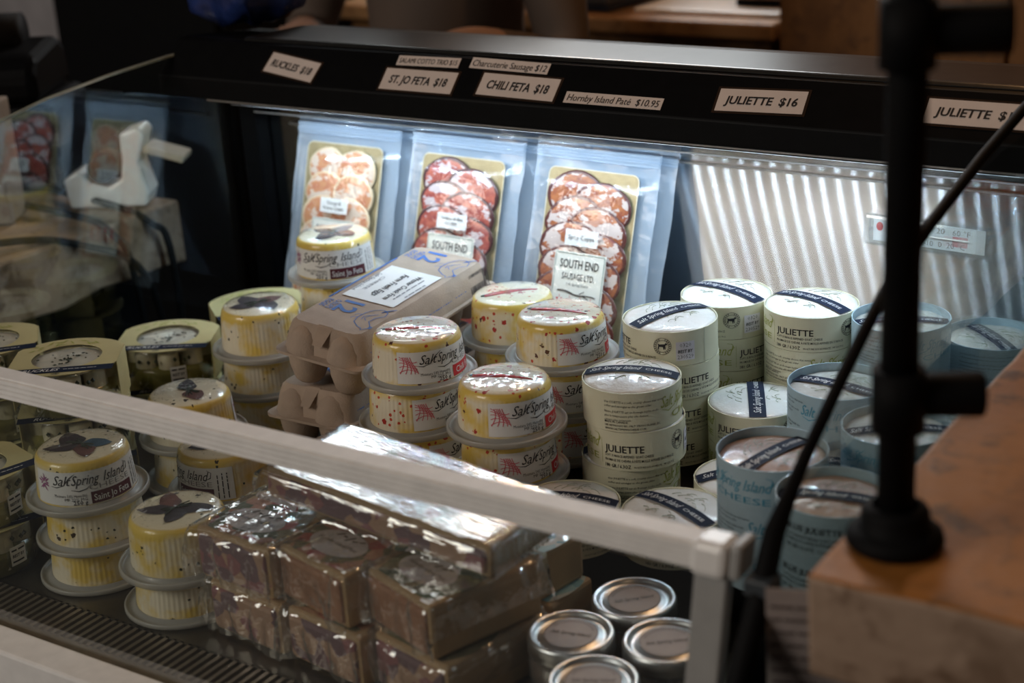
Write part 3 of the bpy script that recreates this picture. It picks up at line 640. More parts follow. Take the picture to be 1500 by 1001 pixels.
# ------------------------------------------------------------------ clear tubs of goat cheese with card sleeves
CLEAR = glass('clear_tub_plastic', (.97, .97, .93), 1.6, .02)
CARDY = plain('yellow_green_card', (.58, .51, .25), .5, 0, .25, .10, 18)
LEAFI = plain('lime_print', (.34, .38, .05), .6)
CURD = plain('white_curd_log', (.68, .63, .48), .4, 0, .5, .12, 50)
CAPER = plain('caper_green', (.02, .03, .01), .4, 0, .4)
OIL = plain('green_oil', (.22, .20, .05), .2, 0, .5, .3, 25)
def sleeve_kit():
    K = []; W = .0560; Rr = .0595; zt = .0515
    arc = [(W*(-1+2*i/16), 0) for i in range(17)]
    def yy(x): return math.sqrt(max(0, Rr*Rr-x*x))
    vs = []; fs = []; n = 40; R2 = .0365
    outer = []
    for i in range(n):
        a = 2*PI*i/n; x, y = Rr*math.cos(a), Rr*math.sin(a); x = max(-W, min(W, x*1.08)); outer.append((x, y*.93))
    for i, (x, y) in enumerate(outer): vs.append((x, y, zt)); vs.append((R2*math.cos(2*PI*i/n), R2*math.sin(2*PI*i/n), zt))
    vs += [(x, y, z-.0007) for x, y, z in vs[:2*n]]
    for i in range(n):
        j = (i+1) % n; fs += [(2*i, 2*j, 2*j+1, 2*i+1), (2*n+2*i+1, 2*n+2*j+1, 2*n+2*j, 2*n+2*i), (2*i+1, 2*j+1, 2*n+2*j+1, 2*n+2*i+1), (2*j, 2*i, 2*n+2*i, 2*n+2*j)]
    K.append(('card_sleeve', MB().add(vs, fs).mesh('card_sleeve', CARDY), None, 'yellow-green card sleeve with round window'))
    for s in (-1, 1):
        K.append(('sleeve_flap', MB().box(s*W-.0004, s*W+.0004, -.026, .026, .004, zt).mesh('sleeve_flap', CARDY), None, None))
    T = top(zt+.0006)
    K.append(('title_band', MB().patch(top(zt+.0004), -W+.001, W-.001, -.0475, -.0325, 4, 1).mesh('title_band', NAVY), 0, 'dark navy band'))
    K.append(('title_lettering', MB().text('RUCKLES', .0100, -.038, -.0435, top(zt+.0008), 'L', .25, .01, 2, .038).illegible(.034, .0018, .004, -.0412, top(zt+.0008), 0, 3).mesh('title_lettering', PAPER), 0, None))
    p = MB(); rnd = random.Random(3)
    for k in range(14):
        a = rnd.uniform(.5, 2.7); r = rnd.uniform(.040, .050); x, y = r*math.cos(a)*1.05, r*math.sin(a)*.95; b = rnd.uniform(0, 6); l = rnd.uniform(.003, .007)
        p.stroke([(x+l*q*math.cos(b), y+l*q*math.sin(b)) for q in (-1, -.3, .3, 1)], [.0002, .0018, .0014, .0002], T)
    K.append(('leaf_print', p.mesh('leaf_print', LEAFI), 0, None))
    e = MB().stroke([(.004*math.cos(q*PI/10)-.002, .0028*math.sin(q*PI/10)-.0512) for q in range(21)], .0004, T).poly([(a*.55-.002, b*.5-.0512) for a, b in GOAT], T)
    K.append(('goat_emblem', e.mesh('emblem', INK), 0, None))
    tb = MB().lathe([(.0005, .0), (.0500, .0), (.0515, .0012), (.0535, .0455), (.0550, .0465), (.0550, .0495), (.0535, .0500), (.0005, .0502)], 40)
    K.append(('clear_tub', tb.mesh('clear_tub', CLEAR, True), None, None)); ti = len(K)-1
    K.append(('oil', MB().lathe([(.0005, .0015), (.0490, .0015), (.0505, .020), (.0508, .026), (.0005, .026)], 32).mesh('oil', OIL, True), ti, None))
    rnd = random.Random(9)
    for k in range(8):
        a = k*2*PI/8+.2; r = .0375; m = MB().lathe([(.0005, .004), (.0110, .004), (.0122, .007), (.0122, .041), (.0105, .044), (.0005, .045)], 14)
        m.v = [(x+r*math.cos(a)+noise.noise(Vector((x*80, y*80, k)))*.0012, y+r*math.sin(a), z+noise.noise(Vector((x*60, k, y*60)))*.0015) for x, y, z in m.v]
        K.append(('cheese_log', m.mesh('cheese_log', CURD, True), ti, None))
    m = MB().lathe([(.0005, .004), (.020, .004), (.021, .040), (.016, .0445), (.0005, .0455)], 20); m.v = [(x, y, z+noise.noise(Vector((x*90, y*90, 1)))*.002) for x, y, z in m.v]
    K.append(('cheese_log', m.mesh('cheese_log', CURD, True), ti, None))
    m = MB().lathe([(.041, .043), (.040, .0462), (.034, .0472), (.027, .0478), (.02, .0470), (.013, .0482), (.006, .0478), (.0005, .0484)], 30); m.v = [(x, y, z+noise.noise(Vector((x*110, y*110, 4)))*.0014) for x, y, z in m.v]
    K.append(('curd_top', m.mesh('curd_top', plain('white_curd', (.80, .77, .68), .4, 0, .5, .08), True), ti, None))
    f = MB()
    for k in range(34):
        a = rnd.uniform(0, 6.28); r = rnd.uniform(.002, .033); x, y = r*math.cos(a), r*math.sin(a); l = rnd.uniform(.0012, .0028)
        f.lathe([(.0001, -.0008), (l, 0), (.0001, .0009)], 6); f.v[-18:] = [(p[0]+x, p[1]*.7+y, p[2]+.0492) for p in f.v[-18:]]
    for k in range(9):
        a = rnd.uniform(0, 6.28); zz = rnd.uniform(.034, .043); f.lathe([(.0001, -.003), (.0026, 0), (.0001, .003)], 6); f.v[-18:] = [(p[0]+.0508*math.cos(a), p[1]+.0508*math.sin(a), p[2]+zz) for p in f.v[-18:]]
    K.append(('capers', f.mesh('capers', CAPER), ti, None))
    c2 = cone(.0522, .01, .0532, .04, .0012); c3 = cone(.0522, .01, .0532, .04, .0016)
    K.append(('date_sticker', MB().patch(c2, .012, .030, .011, .031, 5, 1).mesh('date_sticker', PAPER, True), None, 'small white date sticker')); si = len(K)-1
    K.append(('sticker_lettering', MB().illegible(.0150, .0030, .0135, .0255, c3, 0, 1).text('BEST BY', .0046, .021, .0195, c3, 'C', .1, .02, 1, .0140).illegible(.0150, .0030, .0135, .0135, c3, 0, 2).mesh('sticker_lettering', INK), si, None))
    return K
SKIT = sleeve_kit()
def sleeved(x, y, z, turn, label, tilt=(0, 0)):
    r = thing('sleeved_cheese_tub', label, 'cheese tub', (x, y, z), (math.radians(tilt[0]), math.radians(tilt[1]), face_cam(x, y)+math.radians(turn)), 'clear goat cheese tubs with card sleeves')
    instance(SKIT, r)
for (x, y, where, rows) in ((-1.430, 1.066, 'of stack at left picture edge', (10, 4, -6)),
                            (-1.305, 1.070, 'of stack behind front-left herb tubs', (0, -8, -14)),
                            (-1.362, 1.268, 'of stack near left end glass', (-4, -16)),
                            (-1.343, 1.404, 'of stack below leftmost sausage pack', (0, 8)),
                            (-1.275, .905, 'of stack below the rail at left edge', (12, 20))):
    n = len(rows)
    for i, tn in enumerate(rows):
        sleeved(x, y, i*.0525, tn, 'clear cheese tub with yellow-green card, %s %s' % ({2: ('lower', 'upper'), 3: ('bottom', 'middle', 'top')}[n][i], where))

# ------------------------------------------------------------------ vacuum packs of sliced sausage leaning on the back panel
POUCH = film('milky_pouch', (.80, .88, .96), .42, (.66, .76, .88), .14, 1.6, .55, 26)
POUCHF = film('clear_pouch_face', (.99, .99, .99), .012, (.9, .93, .96), .10, 1.2, .5, 45)
GOLD = plain('gold_board', (.36, .29, .15), .35, .35, .2, .12, 90)
GOLDE = plain('pale_board_edge', (.70, .62, .45), .4, 0, .3)
CREAMP = plain('cream_label_paper', (.78, .76, .68), .55, 0, .1, .02)
SAGEI = plain('grey_green_rule', (.16, .24, .22), .6)
REDI = plain('red_print', (.60, .05, .04), .6)
TWIG = plain('brown_print', (.06, .045, .035), .6)
meat('orange_coppa', (.70, .55, .44), (.66, .33, .15), (.56, .20, .11), (.74, .56, .36))
meat('juniper_coppa', (.60, .50, .50), (.26, .03, .035), (.52, .13, .08), (.07, .015, .015))
meat('spicy_coppa', (.62, .51, .47), (.20, .028, .022), (.46, .15, .05), (.10, .02, .015))
def slice_mesh(kind, k):
    n = 26; rnd = random.Random(k*5+len(kind)); vs = [(0, -.0016, 0)]; fs = []
    for ring, (q, yy) in enumerate(((.5, -.0015), (.93, -.0011), (1, -.0004), (1, 0))):
        for i in range(n):
            a = 2*PI*i/n; r = q*(1+.07*noise.noise(Vector((math.cos(a)*1.6, math.sin(a)*1.6, k*3.1))))
            vs.append((.036*r*math.cos(a), yy+(.0006*noise.noise(Vector((math.cos(a)*3, math.sin(a)*3, k))) if ring < 2 else 0), .026*r*math.sin(a)))
    for i in range(n):
        j = (i+1) % n; fs.append((0, 1+i, 1+j))
        for g in range(3): fs.append((1+g*n+i, 1+(g+1)*n+i, 1+(g+1)*n+j, 1+g*n+j))
    return MB().add(vs, fs).mesh('meat_slice', MATS[kind], True)
def pouch_mesh(w, h, bulge, seed, mat, side):
    nu, nv = 14, 22
    def fn(u, v):
        a = max(0, 1-abs(2*u/w)**4)*max(0, 1-abs(2*v/h-1)**6)
        wob = noise.noise(Vector((u*22+seed, v*16, seed)))*.0028
        edge = noise.noise(Vector((v*30, seed, u*9)))*.0022
        return (u+edge*(abs(u)/(w/2)), side*(bulge*a)+wob*(1-.6*a)+.010*max(0, v/h-.86)**1*math.sin(u*40+seed), v+.002*noise.noise(Vector((u*40, seed, 2)))*(v/h))
    return MB().patch(fn, -w/2, w/2, 0, h, nu, nv).mesh('pouch', mat, True)
def pack(x, ytop, lean_deg, yaw, roll, kind, title, seed, label, fat=True, gold=True):
    lr = math.radians(lean_deg); Lh = .262
    root = thing('sausage_pack', label, 'meat pack', (x, ytop-Lh*math.sin(lr), RZ+.010), (-lr, math.radians(roll), math.radians(yaw)), 'vacuum packs of sliced sausage at the back')
    part('pouch_back', pouch_mesh(.160, Lh, .002, seed, POUCH, 1), None, root)
    part('pouch_seal', MB().patch(lambda u, v: (u, -.0035-.0012*math.sin(v*900)+.003*noise.noise(Vector((u*25, seed, v*9))), v), -.079, .079, .234, .247, 16, 10).mesh('seal', POUCH, True), None, root)
    if not kind: return root
    bz = .122
    bd = part('board', MB().prism(rrect(.116, .204, .008, 4, 0, bz), .0015, lambda a, y, c: (a, y-.006, c)), GOLD, root)
    rim = MB(); o = rrect(.116, .204, .008, 4, 0, bz); rim.stroke([*o, o[0]], .0012, flat(-.0064)); part('board_edge', rim, GOLDE, bd)
    rnd = random.Random(seed)
    for r in range(6):
        for c in range(2):
            k = r*2+c; m = slice_mesh(kind, k % 6)
            zz = .192-r*.0285-c*.010; xx = (-.017 if c == 0 else .017)+rnd.uniform(-.002, .002)
            if kind == 'orange_coppa': zz = .190-r*.030; xx = -.022 if c == 0 else .022
            part('meat_slice', m, None, root, loc=(xx, -.0075-.0010*k, zz), rot=(math.radians(3), rnd.uniform(-.25, .25), 0), scale=(.86, 1, 1.1) if kind == 'orange_coppa' else (1.06, 1, 1.15))
    yl = -.0215
    st = part('title_sticker', MB().prism(rrect(.042, .0185, .001, 2, .002, .1465), .0005, lambda a, y, c: (a, yl+y, c)), PAPER, root, lab='small white title sticker')
    ls = MB(); ln = title.split('|'); 
    for j, s in enumerate(ln): ls.text(s, .0068 if len(ln) == 1 else .0056, .002, .1445 if len(ln) == 1 else .1480-j*.0065, flat(yl-.0004), 'C', 0, .004, 2)
    part('sticker_lettering', ls, INK, st)
    lb = part('maker_label', MB().prism(rrect(.066, .094, .001, 2, .004, .083), .0005, lambda a, y, c: (a, yl-.0004+y, c)), CREAMP, root, lab='cream paper label with dark border')
    F = flat(yl-.0009); o = rrect(.0625, .0905, .0008, 1, .004, .083)
    part('label_border', MB().stroke([*o, o[0]], .0007, F), SAGEI, lb)
    part('lettering', MB().text('SOUTH END', .0140, .004, .1115, F, 'C', 0, .010, 2, .050).text('SAUSAGE LTD.', .0105, .004, .0985, F, 'C', 0, .006, 2, .042).text('Salt Spring Island', .0048, .004, .0915, F, 'C', .1, -.005, 1, .028), INK, lb)
    part('twig_print', MB().stroke([(-.021+.050*q, .0845-.004*q+.0012*math.sin(q*9)) for q in [i/14 for i in range(15)]], [.0016]+[.0022]*5+[.0018]*5+[.0012]*4, F).stroke([(.008, .083), (.014, .0865)], .0009, F).stroke([(.012, .0815), (.020, .0785)], .0011, F), TWIG, lb)
    sg = MB()
    for j in range(4):
        x0 = -.017+j*.0135
        sg.stroke([(x0-.0030*math.cos(q*.9), .0765-q*.0042) for q in range(6)], .0026, F); sg.stroke([(x0+.0030*math.cos(q*.7), .0765-q*.0042) for q in range(6)], .0026, F)
        sg.stroke([(x0, .0800), (x0, .0765)], .0006, F)
    part('sausage_print', sg, REDI, lb)
    part('pouch_face', pouch_mesh(.158, .236, .0245, seed+2, POUCHF, -1), None, root)
    return root
pack(-.945, 1.572, 17, 2, 1.5, 'spicy_coppa', 'Spicy Coppa', 3, 'clear vacuum pack of dark-edged sliced sausage, sticker reading Spicy Coppa')
pack(-1.126, 1.572, 17, 2, 1.5, 'juniper_coppa', 'Juniper & Bay|COPPA', 5, 'clear vacuum pack of red marbled sausage between the two other packs')
pack(-1.306, 1.572, 17, 2, 1, 'orange_coppa', 'Orange &|Fennel Coppa', 8, 'clear vacuum pack of pale orange slices, leftmost of the three')
pack(-.938, 1.588, 16, 2, 3, None, '', 13, 'empty-looking pouch edge behind the pack reading Spicy Coppa')
pack(-1.118, 1.588, 16, 2, 3, None, '', 15, 'pouch edge peeking out behind the middle sausage pack')
pack(-1.300, 1.588, 16, 2, 2, None, '', 18, 'pouch edge peeking out behind the pale orange sausage pack')

# ------------------------------------------------------------------ egg cartons
PULP = plain('grey_brown_pulp', (.42, .32, .245), .85, 0, 0, .10, 40, .5, 500)
BLUEI = plain('blue_stamp_ink', (.055, .14, .40), .7)
def carton(label, loc, rot):
    root = thing('egg_carton', label, 'egg carton', loc, rot, 'pulp egg cartons'); L, W = .250, .104
    secs = [(0.034, .276, .112, .012), (.037, .276, .112, .012), (.0375, .258, .104, .014), (.055, .250, .098, .014), (.064, .244, .092, .013), (.068, .238, .084, .012)]
    vs = []; n = None
    for z, l, w_, r in secs:
        o = rrect(w_, l, r, 4); n = len(o); vs += [(a, b, z) for a, b in o]
    fs = [(k*n+i, k*n+(i+1) % n, (k+1)*n+(i+1) % n, (k+1)*n+i) for k in range(len(secs)-1) for i in range(n)]+[tuple((len(secs)-1)*n+i for i in range(n)), tuple(range(n-1, -1, -1))]
    lid = part('lid', MB().add(vs, fs), PULP, root); autosm(lid, 40)
    for s in (-1, 1):
        m = MB().lathe([(.0225, -.030), (.0232, -.020), (.0225, -.006), (.0195, .008), (.0140, .018), (.007, .0235), (.0003, .0250)], 24)
        m.v = [(x+s*.0255, y*.95-.1165, z+.0405) for x, y, z in m.v]
        m.v = [(x, y, max(z, .036)) for x, y, z in m.v]
        part('end_dome', m, PULP, lid, True)
    part('hinge_notch', MB().add([(-.006, -.1345, .052), (.006, -.1345, .052), (.010, -.118, .0688), (-.008, -.118, .0688)], [(0, 1, 2, 3)]), PULP, lid)
    tr = MB()
    for i in range(6):
        for s in (-1, 1):
            m = MB().lathe([(.0003, 0), (.0125, 0), (.0160, .004), (.0205, .018), (.0228, .034)], 18); tr.add([(x+s*.0262, y-.1125+i*.045, z) for x, y, z in m.v], m.f)
    part('cup_tray', tr, PULP, root, True)
    T = top(.0686); ink = MB()
    hen = [(-.020, .004), (-.016, .012), (-.009, .014), (-.003, .008), (.006, .007), (.012, .013), (.016, .016), (.020, .013), (.024, .011), (.020, .009), (.018, .003), (.012, -.006), (.003, -.009), (-.008, -.008), (-.016, -.003), (-.020, .004)]
    for yc in (.084, -.078):
        ink.text('12', .034, -.020, yc+.012, T, 'C', 0, .02, 2, .030, -PI/2)
        ink.text('OEUFS', .0095, -.029, yc+.010, T, 'C', 0, .012, 2, .024, -PI/2).text('EGGS', .0095, -.0385, yc+.010, T, 'C', 0, .012, 2, .020, -PI/2)
        q = lambda a, b: T(.024+b, yc-a)
        ink.stroke([(a_*1.25, b_*1.05) for a_, b_ in hen], .0010, q).stroke([(-.012, .006), (-.006, .000), (.002, -.002), (.007, .003)], .0008, q).stroke([(-.010, .004), (-.002, -.005), (.006, -.003)], .0008, q)
        for k in range(5): ink.stroke([(-.024-.002*k, .008+.002*k), (-.018, .006)], .0012, q)
        for k in range(3): ink.stroke([(.017+.002*k, .015), (.018+.002*k, .019)], .0014, q)
        for k in (-.004, .004): ink.stroke([(k, -.009), (k+.001, -.0145), (k+.005, -.0150)], .0008, q)
    ink.patch(T, -.0425, -.0400, -.055, .075, 1, 6)
    part('stamp', ink, BLUEI, lid)
    def side(u, v):
        f = (v-.0375)/(.064-.0375); return (.0520-.006*f+.0006, u, v)
    sk = MB().text('KEEP REFRIGERATED · GARDER AU RÉFRIGÉRATEUR', .0100, -.110, .0470, side, 'L', .1, .012, 2, .155).text('OEUFS', .0090, .052, .0475, side, 'L', .1, .012, 2, .024)
    part('side_stamp', sk, BLUEI, lid)
    bc = MB(); rnd = random.Random(2); u = .085
    while u < .124:
        ww = rnd.choice((.0006, .001, .0016)); bc.patch(side, u, u+ww, .040, .062, 1, 2); u += ww+rnd.choice((.0007, .0011))
    part('barcode', bc, INK, lid)
    lb = part('paper_label', MB().patch(top(.0690), -.033, .033, -.043, .052, 3, 3), PAPER, lid, lab='white paper label')
    T2 = top(.0694); h = MB(); g = MB(); g2 = MB(); plain('soft_grey_ink', (.20, .20, .22), .6)
    for s, sz, y, w_, it in (('Salt Spring Island', .0100, .040, .055, .4), ('CHEESE', .0060, .029, .040, 0)): g.text(s, sz, -y+.006, -0.0, T2, 'C', it, 0, 2, w_, PI/2+PI)
    for s, sz, y, w_ in (('Farm Fresh Eggs', .0115, .012, .066, ), ('Wester Creek Farm', .0105, -.004, .070)): h.text(s, sz, -y+.006, .004, T2, 'C', .3, .012, 2, w_, -PI/2)
    for k, (y, w_) in enumerate(((-.016, .060), (-.024, .040))): g2.illegible(w_, .0030, -y+.004, .004+w_/2, T2, -PI/2, k)
    part('handwriting', h, INK, lb); part('address_print', g2, MATS['soft_grey_ink'], lb); part('label_print', g, plain('soft_grey_ink', (.20, .20, .22), .6), lb)
    return root
carton('pulp egg carton with blue hen stamps and white label, lying on the other carton', (-1.068, 1.318, .1210), (math.radians(2), math.radians(6), math.radians(3)))
carton('plain pulp egg carton underneath the stamped one', (-1.082, 1.315, RZ), (0, 0, math.radians(1)))

# ------------------------------------------------------------------ jars
JGL = glass('jar_glass', (.80, .80, .76), 2.0, .06)
ZINC = plain('bright_lid_metal', (.80, .81, .82), .36, 1, 0, .06)
PATE = plain('brown_preserve', (.10, .055, .03), .4, 0, .4, .25, 40)
PINKP = plain('kraft_round_sticker', (.48, .36, .30), .5, 0, 0, .04, spec=.25)
SILV = plain('silvered_sticker', (.50, .42, .40), .5, 0, 0, .06, spec=.25)
def jar_kit(st):
    K = []
    gj = MB().lathe([(.0003, .0), (.0330, .0), (.0355, .0025), (.0358, .034), (.0345, .040), (.0325, .043), (.0325, .053)], 48)
    K.append(('glass_body', gj.mesh('jar', JGL, True), None, None))
    K.append(('contents', MB().lathe([(.0003, .002), (.0320, .002), (.0340, .005), (.0342, .036), (.0003, .038)], 36).mesh('contents', PATE, True), None, None))
    bd = MB().lathe([(.0348, .0415), (.0360, .0425), (.0352, .0440), (.0360, .0455), (.0358, .0545), (.0350, .0562), (.0335, .0568), (.0318, .0562), (.0308, .0550)], 64)
    K.append(('screw_band', bd.mesh('band', ZINC, True), None, 'shiny metal screw band'))
    K.append(('lid_disc', MB().lathe([(.0310, .0552), (.0298, .0538), (.0285, .0530), (.0270, .0528), (.0258, .0540), (.0003, .0542)], 48).mesh('lid_disc', ZINC, True), None, None)); i = len(K)-1
    K.append(('sticker', MB().disc(.0222, .0546, 36).mesh('sticker', st), i, 'round lid sticker'))
    tx = MB().text('Salt Spring Island', .0066, 0, -.002, top(.0549), 'C', .25, .006, 2, .034).stroke([(.0222*math.cos(q*PI/24), .0222*math.sin(q*PI/24)) for q in range(49)], .0006, top(.0549))
    for q in range(15):
        a = math.radians(30+q*8.5); tx.stroke([(.0180*math.cos(a), .0180*math.sin(a)), (.0196*math.cos(a+.03), .0196*math.sin(a+.03))], .0008, top(.0549))
    K.append(('sticker_lettering', tx.mesh('sticker_lettering', TWIG), i, None))
    return K
JK1, JK2 = jar_kit(PINKP), jar_kit(SILV)
for (x, y, k, tn, lab) in ((-.616, 1.053, JK1, 14, 'jar with metal screw lid and tan sticker, rearmost of the four'), (-.634, .980, JK2, -20, 'jar with metal screw lid, nearest the kraft packs'),
                           (-.559, 1.005, JK2, 10, 'jar with metal screw lid, beside the grey post'), (-.582, .928, JK2, -5, 'jar with metal screw lid, frontmost and cut by the picture edge')):
    instance(k, thing('preserve_jar', lab, 'jar', (x, y, 0), (0, 0, face_cam(x, y)+math.radians(tn)), 'preserve jars with metal lids'))

# ------------------------------------------------------------------ wrapped pâté packs
KRAFT = plain('kraft_board', (.46, .30, .15), .6, 0, .08, .10, 30)
WRAP = film('crinkled_wrap', (.985, .98, .97), .06, (.82, .76, .70), .07, 3.2, .9, 30)
LOAF = rind('brown_pate', (.32, .13, .06), (.46, .22, .12), (.55, .36, .26))
def berry_print(name, cols):
    m, nt, out = _base(name); p = princ(nt, out, .5, 0, .2); v = coords(nt); vo = nt.nodes.new('ShaderNodeTexVoronoi'); vo.inputs['Scale'].default_value = 70; nt.links.new(v, vo.inputs['Vector'])
    g = nt.nodes.new('ShaderNodeSeparateColor'); nt.links.new(vo.outputs['Color'], g.inputs[0])
    c = mixc(nt, mth(nt, 'GREATER_THAN', g.outputs[0], .35), cols[0], cols[1]); c = mixc(nt, mth(nt, 'GREATER_THAN', g.outputs[1], .62), c, cols[2]); nt.links.new(c, p.inputs['Base Color']); MATS[name] = m; return m
BERRY = berry_print('berry_print', ((.36, .05, .05), (.10, .11, .05), (.45, .20, .12)))
SALAD = berry_print('salad_print', ((.30, .33, .16), (.46, .45, .30), (.42, .12, .06)))
FOREST = berry_print('forest_print', ((.03, .05, .02), (.06, .09, .03), (.10, .12, .05)))
TEALP = berry_print('teal_print', ((.20, .36, .36), (.30, .45, .43), (.50, .48, .40)))
SALAMI = berry_print('salami_mix', ((.30, .11, .12), (.44, .26, .17), (.17, .09, .11)))
OVAL = plain('mauve_oval_label', (.58, .51, .50), .5, 0, .2, .04)
def pate(w_, d_, h_, loc, rot, prn, label, seed, kraft=True, ovals=((0, 0),), wrap=True, amp=1.0, wm=None):
    root = thing('pate_pack', label, 'food pack', loc, rot, 'film-wrapped pâté packs')
    tr = part('kraft_tray', MB().box(-w_/2, w_/2, -d_/2, d_/2, 0, h_), KRAFT, root, bev=.004)
    part('pate_loaf', MB().box(-w_/2+.004, w_/2-.004, -d_/2-.0035, -d_/2+.004, .004, h_-.005), (LOAF, SALAMI)[int(seed) % 2], root, bev=.004)
    for (ox, oy) in ovals:
        pr = part('printed_panel', MB().poly([(ox+.0445*math.cos(q*PI/18), min(d_/2-.004, max(-d_/2+.004, oy+.052*math.sin(q*PI/18)))) for q in range(36)], top(h_+.0006)), prn, root)
        ov = part('oval_label', MB().poly([(ox-.004+.032*math.cos(q*PI/18), oy-.004+.020*math.sin(q*PI/18)) for q in range(36)], top(h_+.0010)), OVAL, root, lab='pale oval label')
        lt = MB().text('Hornby Island Paté', .0066, ox-.004, oy-.007, top(h_+.0014), 'C', .15, 0, 2, .050)
        for k in range(5): lt.stroke([(ox-.018+k*.007, oy+.005+.003*math.sin(k*2.1)), (ox-.013+k*.007, oy+.009+.002*math.cos(k*3))], .0022, top(h_+.0014))
        part('lettering', lt, TWIG, ov)
    if wrap:
        nu, nv = 30, 30; a, b = w_/2+.002, d_/2+.006
        def f(u, v):
            x, y = u*(a+.012), v*(b+.018)
            over = max(abs(x)-a, 0)+max(abs(y)-b, 0)
            z = h_+.0025 if over <= 0 else h_+.0025-min(over*2.6, h_-.001)
            q = amp*(.0020*noise.noise(Vector((x*55+seed, y*30, seed)))+.0012*noise.noise(Vector((x*120, y*120, seed))))
            if over > 0: q *= 2.2/max(amp, .5)
            return (min(max(x, -a-.004), a+.004)+q, min(max(y, -b-.004), b+.004)+q*1.5, z+max(q, -.0012))
        part('film_wrap', MB().patch(f, -1, 1, -1, 1, nu, nv), wm or WRAP, root, True, lab='crinkled clear film')
    return root
R_ = math.radians
def _pile():
    rows = [  # x, y, z, yaw, print, label
        (-.925, .968, 0, -6, BERRY, 'wrapped pâté pack at the bottom of the pile, touching a herb tub'),
        (-.827, .960, 0, -8, BERRY, 'wrapped pâté pack at the bottom of the pile, in the middle'),
        (-.730, .958, 0, -12, FOREST, 'wrapped pâté pack at the bottom of the pile, beside the jars'),
        (-.933, .968, .0525, -4, BERRY, 'wrapped pâté pack with berry print, left of the upper row'),
        (-.834, .966, .0525, -13, BERRY, 'wrapped pâté pack with berry print, middle of the upper row'),
        (-.735, .962, .0525, -19, FOREST, 'wrapped pâté pack with dark green print, right of the upper row')]
    for i, (x, y, z, yaw, pn, lab) in enumerate(rows): pate(.092, .112, .050, (x, y, z), (0, 0, R_(yaw)), pn, lab, i*2.3+1, True, ((0, -.018),))
_pile()
pate(.245, .100, .030, (-.808, 1.003, .1150), (0, R_(4.5), R_(-2)), SALAD, 'long film-wrapped pack with salad print lying glossy across the pâté pile', 21, True, ((-.075, 0), (.055, .01)), True, .30, film('taut_wrap', (.985, .98, .97), .04, (.85, .85, .8), .05, 5.0, .5, 3.2, (3, 60, 20)))
pate(.085, .062, .044, (-.722, 1.060, .0), (0, 0, R_(-6)), TEALP, 'wrapped kraft pack standing behind the pile, lower of two', 31, True, ((0, 0),), False)
pate(.085, .062, .044, (-.730, 1.060, .0445), (0, 0, R_(-10)), TEALP, 'wrapped kraft pack with teal print behind the pile, upper of two', 33, True, ((0, 0),), False)

# ------------------------------------------------------------------ thermometer on the back panel
th = thing('fridge_thermometer', 'clear plastic fridge thermometer on the steel back panel', 'thermometer', (-.560, 1.5985, .227), (0, R_(1.5), 0))
part('casing', MB().box(-.072, .066, -.012, 0, -.017, .017), glass('thermometer_casing', (.95, .97, .97), 2.2, .10), th, bev=.004)
sc = part('scale_card', MB().box(-.062, .058, -.0045, -.0035, -.013, .013), PAPER, th)
part('scale_lettering', MB().text('-40  -20   0   20   60 °F', .0085, .0, .004, flat(-.0048), 'C', 0, 0, 2, .085).text('-40 -30 -20 -10  0  20 °C', .0085, -.005, -.0105, flat(-.0048), 'C', 0, 0, 2, .085), INK, sc)
part('glass_tube', MB().tube([(-.05, -.007, 0), (.042, -.007, 0)], .0012, 8), ALU, th)
part('red_zone', MB().patch(flat(-.0047), .024, .040, -.008, .003, 1, 1), plain('pink_zone', (.60, .16, .18), .5), sc)
part('green_zone', MB().patch(flat(-.0047), -.032, -.010, -.006, .003, 1, 1), plain('green_zone', (.03, .22, .16), .5), sc)
part('red_mark', MB().poly([(-.055+.004*math.cos(q*PI/6), .003+.005*math.sin(q*PI/6)) for q in range(12)], flat(-.0047)), REDI, sc)

# ------------------------------------------------------------------ right-hand timber slab, pole stand, paper
WOODR = timber('orange_brown_timber', (.36, .135, .025), (.45, .18, .04), (.12, .055, .02), .5, (3, 14, 14))
def slab(name, label, x0, x1, y0, y1, z0, z1, seed, mat, openx):
    nx, ny = 26, 30; m = MB()
    def p(i, j, zt):
        x = x0+(x1-x0)*i/nx; y = y0+(y1-y0)*j/ny
        e = .006*noise.noise(Vector((x*14, y*14, seed+zt))); ed = (.004 if zt == 0 else 0)
        if zt == 0: e -= .010*max(0, noise.noise(Vector((x*9, y*9, seed+7))))
        jx = .003*noise.noise(Vector((y*20, zt*3, seed))) if i in (0, nx) else 0; jy = .004*noise.noise(Vector((x*16, zt*3, seed+2))) if j in (0, ny) else 0
        return (x+jx, y+jy, (z1+e*.25) if zt else (z0-e))
    vs = [p(i, j, zt) for zt in (0, 1) for j in range(ny+1) for i in range(nx+1)]; N = (nx+1)*(ny+1); a = lambda i, j, k: k*N+j*(nx+1)+i; fs = []
    for j in range(ny):
        for i in range(nx): fs += [(a(i, j, 1), a(i+1, j, 1), a(i+1, j+1, 1), a(i, j+1, 1)), (a(i, j, 0), a(i, j+1, 0), a(i+1, j+1, 0), a(i+1, j, 0))]
    for i in range(nx): fs += [(a(i, 0, 0), a(i+1, 0, 0), a(i+1, 0, 1), a(i, 0, 1)), (a(i+1, ny, 0), a(i, ny, 0), a(i, ny, 1), a(i+1, ny, 1))]
    for j in range(ny): fs += [(a(0, j+1, 0), a(0, j, 0), a(0, j, 1), a(0, j+1, 1)), (a(nx, j, 0), a(nx, j+1, 0), a(nx, j+1, 1), a(nx, j, 1))]
    root = thing(name, label, 'counter', (0, 0, 0)); tp = part('slab', m.add(vs, fs), mat, root); tp.data.materials.append(openx)
    for q in tp.data.polygons:
        if abs(q.normal.z) < .6: q.material_index = 1
    autosm(tp, 40); bevel(tp, .004, 2)
    return root
